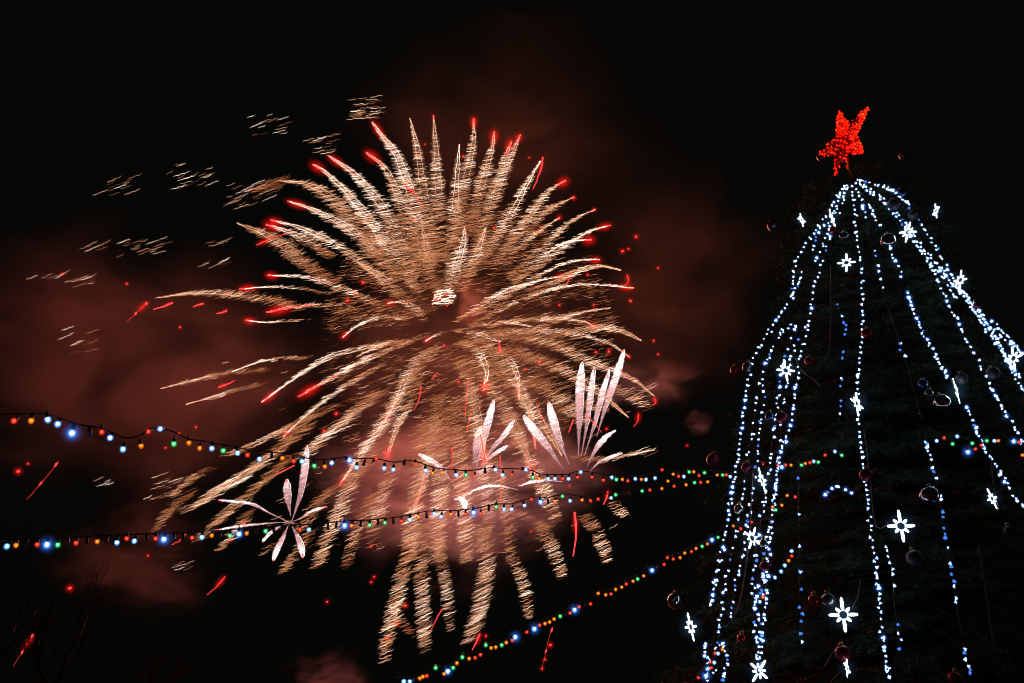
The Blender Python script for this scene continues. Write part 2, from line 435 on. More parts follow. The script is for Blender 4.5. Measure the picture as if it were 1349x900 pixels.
# -- red star on top -----------------------------------------------------------
def topper():
    D0 = 16.2
    c2 = np.array([1115, 190.])
    tips = [(1105,147),(1144,142),(1137,200),(1099,232),(1078,203)]
    ins = [(1118,163),(1129,178),(1117,204),(1099,206),(1100,180)]
    depth = [(-.12), (.10), (.05), (-.10), (-.22)]
    base = at(1115, 205, D0)
    root = empty('tree_star', base); tag(root, 'red star of tiny lamps crowning the christmas tree', 'star')
    front, back = [], []
    order = []
    for i in range(5):
        order.append((tips[i], depth[i])); order.append((ins[i], depth[i]*.3))
    body = pbr('star_red_sheet', (.35, .01, .008), .35, 0, 30, .3, 0, .5, .3)
    bm = bmesh.new()
    cf = bm.verts.new(at(c2[0], c2[1], D0-.10) - base); cb = bm.verts.new(at(c2[0], c2[1], D0+.10) - base)
    ring = [bm.verts.new(at(p[0][0], p[0][1], D0+p[1]) - base) for p in order]
    for i in range(10):
        a, b = ring[i], ring[(i+1) % 10]
        bm.faces.new((cf, a, b)); bm.faces.new((cb, b, a))
    link('star_body', bm_mesh('star_body', bm, body), root)
    # lamps over the arms
    def m(hot):
        V, T = ICO1; return mesh_np('lamp', V*.013, T, RED_LED_HOT if hot else RED_LED, smooth=True)
    mr, mh = m(False), m(True)
    rest = []; cnt = 0
    for i in range(5):
        tip = np.array(tips[i], float); a = np.array(ins[i-1], float); b = np.array(ins[i], float)
        n = [130, 150, 95, 36, 42][i]
        for k in range(n):
            r1, r2, r3 = np.random.default_rng(i*1000+k).random(3)
            # random point of the arm's quad tip-a-centre-b
            if r3 < .5: t1, t2, t3 = tip, a, c2
            else: t1, t2, t3 = tip, b, c2
            if r1 + r2 > 1: r1, r2 = 1-r1, 1-r2
            p = t1 + (t2-t1)*r1 + (t3-t1)*r2
            if k % 3 == 0: p = tip + ((a if k % 2 else b) - tip)*r1; r2 = 0
            if np.hypot(*(p - c2 - [2, -6])) < 6 and r3 < .75: continue
            d0 = depth[i]*(1-r1-r2) + depth[i]*.3*r1 - .1*r2
            P = at(p[0]+random.gauss(0, .8), p[1]+random.gauss(0, .8), D0+d0-.03) - base
            if cnt < 100 and k % 4 == 0:
                link('lamp', mh if random.random() < .10 else mr, root, P); cnt += 1
            else: rest.append((P, random.uniform(.009, .017), ICO1, 1 if random.random() < .08 else 0))
    for s in np.linspace(0, 1, 16):          # stem of lamps running down to the tree
        p = np.array([1113, 205]) + s*np.array([4.0, 18.0])
        rest.append((at(p[0]+random.gauss(0, .6), p[1], D0) - base, .010, ICO1, 0))
    V, T, M = balls(rest)
    o = link('small_lamps', mesh_np('small_lamps', V, T, [RED_LED, RED_LED_HOT], M), root); o['kind'] = 'stuff'
    pole = np.array([at(1116, 205, D0+.05), at(1120, 225, D0+.08), np.array([TX, TY, TH-.2])]) - base
    link('mounting_rod', tube_mesh('mounting_rod', pole, .018, pbr('rod_steel', (.3, .3, .3), .4, 1), 8), root)
topper()

# -- snowflake lamps -----------------------------------------------------------
def flake_mesh():
    paths = []; rads = []
    for k in range(8):
        a = PI/2 + k*PI/4; long_ = k % 2 == 0
        L = (.215 if k % 4 == 0 else .175) if long_ else .118; wd = .0155 if long_ else .014
        d = np.array([math.cos(a), 0, math.sin(a)]); n = np.array([-math.sin(a), 0, math.cos(a)])
        pr = [(.050, wd*.75), (L*.6, wd), (L*.88, wd*.8), (L, wd*.1)]
        pts = [d*x + n*y for x, y in pr] + [d*x - n*y for x, y in pr[::-1]]
        paths.append(catmull(pts, 40)); paths.append(catmull([d*.055, d*(L*.5), d*(L*.9)], 40)); 
    P = np.array(paths)
    return P
FP = flake_mesh()
V, Q = tubes(FP, np.full(FP.shape[:2], .0052)*(1+.28*np.sin(np.arange(FP.shape[1])*2.2))[None], 6); FL_TUBE = mesh_np('light_tube', V, Q, FLAKE, smooth=True)
ring = np.array([[.05*math.cos(a), .012, .05*math.sin(a)] for a in np.linspace(0, 2*PI, 24)])
hook = np.array([[0, .02, .05], [0, .03, .16], [0, .035, .26]])
vv1, qq1 = tubes(ring[None], np.full((1, 24), .006), 5); vv2, qq2 = tubes(hook[None], np.full((1, 3), .004), 5)
FL_FRAME = mesh_np('frame', np.vstack([vv1, vv2]), np.vstack([qq1, qq2+len(vv1)]), pbr('flake_frame', (.25, .26, .28), .4, .8))
FLAKES = [
 (1187, 693, .92, 5, 0, 'crisp white snowflake lamp facing forward right of the long middle strand'),
 (1111, 810, .92, -4, 0, 'crisp white snowflake lamp facing forward near the pink bauble at the bottom'),
 (910, 826, .85, 55, -8, 'narrow turned snowflake lamp below the mirror bauble at the left edge'),
 (1035, 488, .82, 20, 0, 'snowflake lamp on the left hanging between two light strands'),
 (1115, 346, .75, -15, 6, 'snowflake lamp just left of the upper middle strand'),
 (1233, 278, .65, -70, -5, 'sideways snowflake lamp sticking out alone at the upper right edge'),
 (1196, 306, .80, -35, 18, 'snowflake lamp amid the strands on the upper right shoulder'),
 (1056, 290, .60, 45, 0, 'small snowflake lamp on the upper left edge of the tree'),
 (1096, 287, .65, 60, -8, 'small snowflake lamp among lights left of the treetop strands'),
 (1265, 369, .72, -55, 15, 'snowflake lamp at the right edge above the thick light band'),
 (1129, 532, .85, 50, 15, 'snowflake lamp hanging on the long middle strand halfway down'),
 (1260, 515, .80, 84, -6, 'snowflake lamp seen edge on as a white bar on the right'),
 (1335, 472, .80, -50, 0, 'snowflake lamp half lost in lights by the right frame edge'),
 (1004, 633, .85, 62, -12, 'turned snowflake lamp where the coloured string meets the left strands'),
 (991, 709, .80, 35, 30, 'dimmer snowflake lamp below the coloured string on the left'),
 (1307, 657, .60, 45, -18, 'small dim snowflake lamp near the right frame edge'),
 (1116, 880, .55, 60, 30, 'small tilted snowflake lamp under the pink bauble at the bottom'),
 (1000, 884, .75, 20, 40, 'bright tangled snowflake lamp at the bottom of the left strands'),
]
for u, v, s, yaw, roll, lab in FLAKES:
    p = on_tree(u, v, .16)
    o = empty('snowflake_lamp', p); tag(o, lab, 'snowflake lamp', 'snowflake lamps on the tree')
    face = math.atan2(p[0], p[1])
    o.rotation_euler = (math.radians(-6), math.radians(roll), -face*.5 + math.radians(yaw)); s *= .9; o.scale = (s, s, s)
    link('light_tube', FL_TUBE, o); link('frame', FL_FRAME, o)
    bloom_ball(BLOOM_FLAKE, o, (0, 0, 0), .30)

# -- baubles -------------------------------------------------------------------
B_MATS = {
 'mirror': pbr('bauble_silver_mirror', (.75, .72, .70), .06, 1),
 'red': pbr('bauble_red', (.55, .01, .015), .12, .75),
 'pink': pbr('bauble_pink', (.30, .03, .07), .30, .5),
 'silver': pbr('bauble_silver', (.30, .31, .35), .22, .9),
 'grey': pbr('bauble_frosted', (.13, .135, .16), .5, .4, 40, .35, .3),
 'blue': pbr('bauble_blue', (.10, .22, .5), .15, .8)}
CAPM = pbr('bauble_cap_gold', (.6, .42, .15), .3, 1)
bm = bmesh.new(); lathe(bm, [(.022, 0), (.024, .012), (.020, .026), (.006, .03)], 14)
for k in range(10):
    pass
CAP_ME = bm_mesh('cap', bm, CAPM, True)
lp = np.array([[.012*math.cos(a), 0, .012*math.sin(a)+.038] for a in np.linspace(0, 2*PI, 14)])
v_, q_ = tubes(lp[None], np.full((1, 14), .0018), 5); LOOP_ME = mesh_np('hanging_loop', v_, q_, CAPM)
BALL_ME = {}
for k, m in B_MATS.items():
    V, T = ico_np(4); V = V.copy(); V[:, 2] *= .97
    BALL_ME[k] = mesh_np('ball', V, T, m, smooth=True)
BAUBLES = [
 (890, 792, 11, 'mirror', 'large mirror bauble standing clear at the lower left edge'),
 (1225, 653, 13, 'mirror', 'large mirror bauble right of the middle reflecting coloured lamps'),
 (1170, 317, 10, 'mirror', 'mirror bauble under the right shoulder strands'),
 (1241, 530, 11, 'mirror', 'mirror bauble with red reflections below the right strand end'),
 (1205, 735, 11, 'grey', 'frosted grey bauble below the front snowflake lamp'),
 (1092, 791, 10, 'silver', 'silver bauble up left of the bottom front snowflake lamp'),
 (1111, 861, 11, 'pink', 'glittering pink bauble below the bottom front snowflake lamp'),
 (1018, 298, 7, 'silver', 'silver bauble at the far upper left edge of the tree'),
 (1142, 439, 7, 'red', 'dull red bauble touching the long middle strand'),
 (1177, 270, 8, 'grey', 'round grey bauble inside the right shoulder lights'),
 (1190, 205, 6, 'silver', 'silver bauble alone in the dark right of the red star'),
 (1082, 207, 6, 'silver', 'silver bauble just below the left arm of the red star'),
 (1258, 894, 9, 'red', 'red bauble cut by the bottom frame edge'),
 (940, 606, 9, 'pink', 'pink bauble where the coloured strings reach the tree'),
 (985, 484, 7, 'silver', 'silver bauble on the left edge by a red one'),
 (968, 488, 6, 'red', 'red bauble furthest out on the left edge'),
 (1066, 476, 6, 'red', 'red bauble right of the left snowflake lamp'),
 (1073, 791, 8, 'red', 'bright red bauble beside a silver one above the bottom snowflake'),
 (1030, 550, 8, 'pink', 'pink bauble between the wavy left strands'),
 (1014, 549, 6, 'blue', 'blue bauble just left of a pink one in the left strands'),
 (1216, 506, 7, 'blue', 'blue bauble left of the edge on snowflake lamp'),
 (1224, 518, 6, 'silver', 'silver bauble under a blue one on the right'),
 (1267, 499, 8, 'grey', 'grey bauble above the edge on snowflake lamp'),
 (1308, 492, 9, 'grey', 'frosted grey bauble in the right strands near the frame edge'),
 (1141, 626, 9, 'pink', 'dull pink bauble on the middle strand at coloured string height'),
 (974, 671, 7, 'mirror', 'small mirror bauble beside the outer left strand'),
 (1329, 699, 7, 'grey', 'small grey bauble low on the right edge of the photo'),
 (984, 616, 7, 'pink', 'small pink bauble under the coloured string on the left'),
 (1008, 746, 7, 'pink', 'pink bauble left of the lower coloured lamps'),
 (1006, 716, 6, 'mirror', 'small mirror bauble right of the dim left snowflake lamp'),
 (1098, 303, 5, 'red', 'tiny red bauble under the small snowflake lamp near the top'),
 (1112, 311, 6, 'silver', 'small silver bauble above the upper snowflake lamp'),
 (1188, 254, 6, 'blue', 'small blue bauble at the bend of the right shoulder lights'),
 (1202, 284, 6, 'grey', 'small grey bauble above the right shoulder snowflake'),
 (977, 841, 6, 'red', 'small red bauble low between the left strands'),
 (1287, 402, 5, 'pink', 'tiny pink bauble along the thick right light band'),
]
for u, v, rp, kind, lab in BAUBLES:
    p = at(1190, 205, 16.0) if (u, v) == (1190, 205) else on_tree(u, v, .12)
    d = float(np.dot(p - CAM, FW)); r = rp*d/F
    o = empty('bauble', p); tag(o, lab, 'bauble', 'baubles hanging on the tree')
    b = link('ball', BALL_ME[kind], o); b.scale = (r, r, r)
    c = link('cap', CAP_ME, o, (0, 0, r*.95)); link('hanging_loop', LOOP_ME, c)
    o.rotation_euler = (random.uniform(-.2, .2), random.uniform(-.2, .2), 0)

# ------------------------------------------------------------------ strings of coloured bulbs
def bulb_mats():
    cols = {'W': ((.62, .86, 1), (.08, .34, 1)), 'C': ((.45, 1, .95), (.06, .45, 1)), 'G': ((.25, 1, .45), (0, .42, .06)),
            'R': ((1, .10, .03), (.75, .01, .01)), 'O': ((1, .34, .03), (.85, .12, .005))}
    out = {}
    for k, (c, e) in cols.items():
        out[k] = (emis('lit_filament_'+k, c, 3.5 if k in 'WC' else 1.6, True), veil('bulb_glass_'+k, e, 1.1 if k in 'WC' else .85, .15))
    out['d'] = (pbr('unlit_bulb_blue', (.06, .12, .32), .2, 0, coat=.6), None)
    out['r'] = (pbr('unlit_bulb_red', (.30, .05, .09), .2, 0, coat=.6), None)
    return out
BM = bulb_mats()
def bulb_mesh(k):
    core, glass = BM[k]
    if glass is None:
        V, T, M = balls([((0, 0, -.026), (.021, .021, .026), ICO2, 0)])
        return mesh_np('bulb', V, T, [core], M, smooth=True)
    V, T, M = balls([((0, 0, -.024), (.0150, .0150, .017), ICO2, 0), ((0, 0, -.026), (.0255, .0255, .029), ICO2, 1)])
    return mesh_np('bulb', V, T, [core, glass], M, smooth=True)
BULB = {k: bulb_mesh(k) for k in BM}
bm = bmesh.new(); lathe(bm, [(.010, .030), (.014, .026), (.0155, .0), (.0155, -.006), (.012, -.010)], 14)
SOCK_ME = bm_mesh('socket', bm, SOCKET, True)

def festoon(items, dfun, label, drop=.050, down=6.5):
    """items: (u, v, colour code)"""
    items = sorted(items, key=lambda t: t[0])
    P = []; pts2 = []
    for u, v, c in items:
        d = dfun(u); P.append(at(u, v, d)); pts2.append((u, v))
    A = np.array(P)
    # the cable: smoothed line over the bulbs
    top = A + np.array([0, 0, drop])
    k = 3; pad = np.vstack([np.repeat(top[:1], k//2, 0), top, np.repeat(top[-1:], k//2, 0)])
    sm = np.stack([np.convolve(pad[:, j], np.ones(k)/k, 'valid') for j in range(3)], 1)
    ext0 = sm[0] + (sm[0]-sm[1])*3; ext1 = sm[-1] + (sm[-1]-sm[-2])*2
    line = catmull(np.vstack([ext0, sm, ext1]) if items[0][0] < 30 or items[0][1] > 890 else sm, len(sm)*5)
    root = empty('coloured_bulb_string', line[0]); tag(root, label, 'light string', 'strings of coloured bulbs')
    off = line[0]
    Vc, Qc = tubes((line-off)[None], np.full((1, len(line)), .0055), 6)
    l2 = line - off + np.stack([.006*np.cos(np.arange(len(line))*1.3), .006*np.sin(np.arange(len(line))*1.3), np.zeros(len(line))], 1)
    V2, Q2 = tubes(l2[None], np.full((1, len(line)), .0045), 5)
    link('cable', mesh_np('cable', np.vstack([Vc, V2]), np.vstack([Qc, Q2+len(Vc)]), CABLE, smooth=True), root)
    for i, (u, v, c) in enumerate(items):
        key = 'W' if c in 'XY' else c
        p = A[i] - off
        b = link('bulb', BULB[key], root, p + np.array([0, 0, .024]))
        tilt = sm[i] - A[i]; flip = tilt[2] < 0
        q = Vector((float(tilt[0]), float(tilt[1]), float(max(abs(tilt[2]), .01)*(1 if not flip else -1)))).to_track_quat('Z', 'Y')
        e = q.to_euler(); e.x = max(-3.1, min(3.1, e.x)); b.rotation_euler = e
        b.location = Vector([float(x) for x in p]) + (q @ Vector((0, 0, .024)))
        if c in 'XY': b.scale = (1.1,)*3
        elif c in 'WCG': b.scale = (.9,)*3
        else: b.scale = (.8,)*3
        link('socket', SOCK_ME, b)
        lead = np.array([[0, 0, .02], [random.uniform(-.003, .003), 0, .034], [0, 0, .048]])
        link('lead', LEAD, b)
        g = {'X': (BLOOM_BLUE, .11), 'Y': (BLOOM_BLUE, .09), 'W': (BLOOM_BLUE, .045), 'C': (BLOOM_BLUE, .045), 'G': (BLOOM_GREEN, .05), 'R': (BLOOM_ORANGE, .05), 'O': (BLOOM_ORANGE, .04)}.get(c)
        if g: bloom_ball(g[0], b, (0, 0, -.024), g[1])
    return root
LEAD = tube_mesh('lead', [[0, 0, .02], [.002, 0, .034], [0, 0, .050]], .004, CABLE, 5)

S1 = """18,555,R 41,555,O 63,553,W 76,559,W 95,570,X 118,572,d 134,570,R 145,577,W 162,592,C 186,588,O 195,569,R 211,565,W 229,585,G 249,584,O 263,591,O 279,591,W 294,594,G 313,597,W 326,600,R 342,605,W 358,602,d 372,604,O 387,608,R 398,608,C 414,614,G 428,615,O 437,610,W 460,606,Y 470,616,C 479,612,r 496,604,R 506,617,W 518,619,W 532,611,d 548,612,R 561,620,W 570,624,O 583,623,O 601,626,W 614,626,G 625,628,R 639,622,d 653,619,W 662,626,C 674,626,R 693,619,W 702,629,G 710,631,O 722,631,W 731,631,W 741,631,R 749,631,W 761,629,R 765,622,W 780,629,R 795,633,R 806,629,W 812,632,G 820,632,O 827,634,R 837,631,W 845,632,O 851,632,W 863,630,W 872,619,R 887,625,O 894,628,R 901,628,W 908,622,G 914,622,O 921,627,R 928,623,G 945,626,O 952,626,G 957,626,R 962,628,W"""
S2 = """9,720,C 21,719,O 34,718,d 49,718,R 62,717,X 76,718,G 89,715,r 100,716,R 114,715,r 128,714,O 140,713,r 154,715,W 167,710,R 177,713,W 193,711,d 205,710,R 216,710,X 229,710,d 241,710,r 253,709,R 266,708,C 279,706,O 290,706,d 303,706,G 315,703,Y 325,703,O 338,703,d 350,700,G 361,700,d 371,699,r 383,698,d 395,698,R 407,698,C 420,697,d 432,696,r 443,694,d 454,692,X 463,693,O 475,692,d 487,692,G 498,690,d 507,689,G 518,689,r 529,687,R 540,685,C 551,681,O 562,681,d 572,677,W 581,681,W 594,678,O 604,679,d 613,678,R 624,675,X 633,677,R 644,671,d 654,668,G 664,671,C 674,671,W 691,666,W 700,658,R 712,661,Y 722,663,d 731,661,O 741,654,G 751,660,W 767,659,O 778,660,R 788,658,R 805,656,W 811,652,G 830,651,d 846,647,G 856,646,R 872,644,O 880,634,O 888,641,R 904,639,O 915,636,G 923,636,R 932,635,O 1005,611,R 1025,613,R 1030,615,Y 1035,613,R 1042,613,O 1056,613,G 1061,611,O 1067,610,R 1072,608,W 1078,609,G 1087,600,R 1100,595,W 1109,600,G"""
S3 = """532,898,C 540,898,W 546,896,d 553,894,O 557,892,O 562,891,R 574,880,G 585,888,O 590,884,Y 597,880,G 602,874,O 609,866,G 618,868,O 626,867,R 633,863,R 640,850,G 647,854,O 653,853,O 661,850,G 667,847,O 675,844,R 679,839,X 694,833,R 698,831,d 704,828,X 711,824,R 718,822,O 724,820,O 730,816,O 738,812,G 745,809,d 751,808,R 757,803,X 763,800,R 772,798,r 778,796,R 785,786,d 788,782,O 798,784,O 805,783,R 811,777,O 819,774,O 825,770,R 834,766,O 840,763,G 848,759,O 853,750,r 859,751,Y 867,748,d 875,744,R 879,735,R 887,737,R 896,735,O 902,729,O 911,727,R 917,723,O 925,720,G 932,717,O 938,711,Y 946,708,G"""
S4 = """1043,726,W 1043,733,R 1039,739,O 1034,745,C 1029,753,C 1021,761,W 1010,778,C 1005,787,O 1006,784,R 1001,793,W"""
S5 = """1234,581,W 1244,577,R 1255,585,G 1261,575,W 1275,595,X 1281,584,G 1285,592,R 1293,587,R 1300,581,G 1310,581,W 1315,581,O 1335,581,Y 1343,583,R 1347,600,O 1355,590,W"""
S6 = """920,893,R 930,890,X 937,880,R 941,873,W 936,872,R 946,861,W 942,861,R 952,856,O"""
S7 = """1048,655,R 1037,653,O 1030,666,O 1022,672,G 1018,668,O 990,688,R 983,692,W 976,697,R 966,693,O"""
parse = lambda s: [(float(a), float(b), c) for a, b, c in (t.split(',') for t in s.split())]
lerp = lambda x, a, b, p, q: p + (q-p)*max(0, min(1, (x-a)/(b-a)))
festoon(parse(S1), lambda u: lerp(u, 0, 960, 6.3, 12.2), 'highest coloured bulb string crossing the photo from the left edge')
festoon(parse(S2), lambda u: lerp(u, 0, 930, 7.6, 12.2) if u < 940 else float(np.dot(on_tree(u, 610, .16)-CAM, FW)), 'middle coloured bulb string crossing below the burst to the tree')
festoon(parse(S3), lambda u: lerp(u, 530, 950, 9.5, 12.4), 'lowest coloured bulb string rising from the bottom edge to the tree')
tr = lambda v: (lambda u: float(np.dot(on_tree(u, v, .16)-CAM, FW)))
festoon(parse(S4), tr(755), 'short slanting coloured bulb string among the lower left garlands')
festoon(parse(S5), tr(585), 'coloured bulb string wound round the right side of the tree')
festoon(parse(S6), tr(875), 'short coloured bulb string at the bottom left foot of the tree')
festoon(parse(S7), tr(675), 'short coloured bulb string across the left garlands under the snowflake')

# ------------------------------------------------------------------ fireworks
DB = 200.0                     # metres to the burst
MP = DB/F                      # metres per photo pixel there
CEN = (588., 425.)
WD2 = np.array([.93, .37])     # drift of the sparks: right and up (photo axes, y up)
def world2(p2, d):             # (n,2) photo px + depth -> world
    p2 = np.asarray(p2, float); d = np.broadcast_to(np.asarray(d, float), (len(p2),))
    return CAM + d[:, None]*((p2[:, :1]-674.5)/F*RT + (450-p2[:, 1:2])/F*UP + FW)

def sph_depth(p2, R=300., sgn=1):
    r = np.hypot(p2[..., 0]-CEN[0], p2[..., 1]-CEN[1])
    return sgn*np.sqrt(np.maximum(0, R*R - r*r))*MP

def streaks(p2, dep, L, amp, hw, K=7, ang=None):
    """n wavy spark tracks: start p2 (n,2), length L px -> paths, radii"""
    n = len(p2)
    t = np.linspace(0, 1, K)[None]
    a = np.radians(np.maximum(np.interp(p2[:, 1], [150, 350, 550, 850], [8, 14, 23, 28]), np.interp(p2[:, 0], [330, 520], [24, 6]))) + rng.normal(0, .06, n)
    dx, dy = np.cos(a)[:, None], np.sin(a)[:, None]
    ph = rng.uniform(0, .16, n)[:, None]
    nw = (L/6.0)[:, None]
    wob = np.sin(2*PI*(t*nw*.62 + ph))*amp[:, None] + np.sin(2*PI*(t*nw*.23+ph*2))*amp[:, None]*.5
    along = t*L[:, None]
    X = p2[:, :1] + along*dx - wob*dy
    Y = p2[:, 1:2] - (along*dy + wob*dx)
    D = dep[:, None] + rng.normal(0, 1.0, n)[:, None] + t*rng.normal(0, .6, n)[:, None]
    P = world2(np.stack([X.ravel(), Y.ravel()], 1), D.ravel()).reshape(n, K, 3)
    prof = np.array([.35] + [1]*(K-2) + [.3])[None]
    rad = hw[:, None]*MP*prof*rng.uniform(.75, 1.15, (n, K))
    return P, rad

def streak_mesh(name, p2, dep, L, amp, hw, mats, mi, off, extra=None, K=7):
    P, rad = streaks(p2, dep, L, amp, hw, K)
    V, Q = tubes(P, rad, 3); M = np.repeat(mi, (K-1)*3)
    if extra:
        for (P2, r2, m2) in extra:
            v, q = tubes(P2[None], r2[None], 3); Q = np.vstack([Q, q+len(V)]); V = np.vstack([V, v]); M = np.r_[M, np.full(len(q), m2)]
    return mesh_np(name, V - off, Q, mats, M)

def plume(root, off, px, W, bright=1.0, red=0, dens=1.0, kind='feather', sgn=1, bloom=True, L=None, lead=True, thick=None):
    n0 = 60; C = catmull(px, n0); ln = plen(C)
    W = W*(1.12 if kind == 'feather' else 1.1 if kind == 'ladder' else 1.0)
    n = max(4, int(ln*W/22*dens*(1.75 if kind == 'feather' else 1.15 if kind == 'ladder' else 1.25)))
    s = rng.random(n)**(.85 if kind == 'petal' else .95)
    idx = s*(n0-1); j = idx.astype(int).clip(0, n0-2); fr = (idx-j)[:, None]
    p = C[j]*(1-fr) + C[j+1]*fr
    tan = C[j+1]-C[j]; tan /= np.linalg.norm(tan, axis=1, keepdims=True); nrm = np.stack([-tan[:, 1], tan[:, 0]], 1)
    if kind == 'feather':
        wid = W*np.minimum(1, (s/.45))**.75
    elif kind == 'petal':
        wid = W*np.sin(np.clip(s, .01, 1)**.60*PI)**1.15
    else:
        wid = W*np.minimum(1, .75+s)
    # width runs along the drift; slim plumes along the drift get a little depth across
    across = np.abs(nrm[:, 0]*WD2[0] - nrm[:, 1]*WD2[1])
    th = .42 if thick is None else thick
    aa = np.radians(np.maximum(np.interp(p[:, 1], [150, 350, 550, 850], [8, 14, 23, 28]), np.interp(p[:, 0], [330, 520], [24, 6]))); wd = np.stack([np.cos(aa), -np.sin(aa)], 1)
    across = np.abs((nrm*wd).sum(1))
    if kind == 'ladder': Ls = wid*rng.uniform(.35, 1.0, n)
    elif kind == 'petal': Ls = (wid*rng.uniform(.55, .98, n)).clip(1.0, 14)
    else: Ls = (wid*(.30+.55*rng.random(n))).clip(2.5, 20)
    Ls = Ls*(1 + (1-across)*(.35 if kind != 'petal' else .8))
    room = np.maximum(0, wid - Ls*across)
    oo = rng.uniform(-.5, .5, n) if kind == 'petal' else rng.uniform(-.5, .5, n)*rng.choice([1, 1, .7, 1.15], n)
    p = p + (oo*room)[:, None]*wd + (rng.uniform(-.5, .5, n)*wid*th*(1-across*.75))[:, None]*nrm
    p = p - (Ls/2)[:, None]*wd
    base = sph_depth(np.array(px[0]), sgn=sgn)
    dep = DB + base*(1-s)
    amp = np.full(n, {'feather': .5, 'ladder': .75, 'petal': .05}[kind])
    hw = rng.uniform(.08, .20, n)*(1.0 if kind != 'ladder' else 1.3)
    if kind == 'petal': hw *= 2.1
    if kind == 'petal':
        q = rng.random(n)*.45 + .55*bright - 1.1*np.maximum(0, s-.18)
        mi = np.where(q > .75, 2, np.where(q > .35, 1, 0)); mats = COMET
    else:
        q = rng.random(n)*1.0 + (.04 if px[0][1] > 430 else 0) + (bright-1)*.9 + .28*np.sin(PI*np.clip(s*1.1, 0, 1)) + .12 - .62*np.maximum(0, s-.35) - .3*np.abs(oo)
        mi = np.where(q > 1.08, 3, np.where(q > .78, 2, np.where(q > .30, 1, 0))); mats = SPARK
    extra = []
    if lead and kind != 'ladder':
        for kx in ((.48,) if kind == 'petal' else (-.12, .22)):
            ss = np.linspace(0, .7 if kind == 'petal' else .55, 22); jj = (ss*(n0-1)).astype(int)
            if kind == 'petal': ww = W*np.sin(np.clip(ss, .01, 1)**.60*PI)**1.15
            else: ww = W*np.minimum(1, ss/.45)**.75
            q2 = C[jj] + (ww*kx)[:, None]*np.array([WD2[0], -WD2[1]]) + rng.normal(0, .35, (22, 2))
            extra.append((world2(q2, DB+base*(1-ss)), np.linspace(.42, .16, 22)*MP*(1 if kind == 'petal' else .7), len(mats)-1 if kind == 'petal' or bright > 1 else 2))
    part = link({'feather': 'spark_plume', 'ladder': 'falling_spark_trail', 'petal': 'comet_tail'}[kind],
                streak_mesh('plume', p, dep, Ls, amp, hw, mats, mi, off, extra), root)
    if red:
        ss = np.linspace(0, min(1, red/ln), 12); jj = ss*(n0-1); j = jj.astype(int).clip(0, n0-2); fr = (jj-j)[:, None]
        q2 = C[j]*(1-fr)+C[j+1]*fr + np.stack([rng.normal(0, .35, 12), rng.normal(0, .35, 12)], 1)
        redline(part, off, q2, DB+base-1, .85, bloom, bloom_r=12 if red > 10 else 7)
    return part

def redline(parent, off, q2, d, hw, bloom=True, name='burning_tip', bloom_r=13, bead=False):
    q2 = np.asarray(q2, float)
    P3 = world2(q2, d)
    K = len(P3)
    if bead:
        P3 = np.stack([np.interp(np.linspace(0, K-1, 101), np.arange(K), P3[:, j]) for j in range(3)], 1); K = 101
        bd = .10 + 1.5*np.maximum(0, np.sin(np.linspace(.6, 4.2*PI, K)))**9*np.linspace(1, .7, K)
    else: bd = np.linspace(1, .45, K)
    v, q = tubes(P3[None], (bd*hw*MP)[None], 5)
    me = mesh_np(name, v - off, q, [E_RED if hw < .8 else E_REDHOT], smooth=True)
    o = link(name, me, parent)
    if bloom:
        g = bloom_ball(BLOOM_RED, o, P3[min(1, K-1)] - off, bloom_r*MP)
        # stretch the added bloom volume along the burning trail
        dv = Vector([float(x) for x in (P3[K//2] - P3[0])]); ln = dv.length
        if ln > .5:
            g.rotation_euler = dv.to_track_quat('X', 'Z').to_euler()
            g.location = [float(x) for x in ((P3[0]+P3[K//2])/2 - off)]
            g.scale = (bloom_r*MP + ln*.55, bloom_r*MP, bloom_r*MP)
    return o

c0 = np.array(at(CEN[0], CEN[1], DB))
burst = empty('firework_burst', c0)
tag(burst, 'huge golden firework burst of feathery plumes with red tips', 'firework')
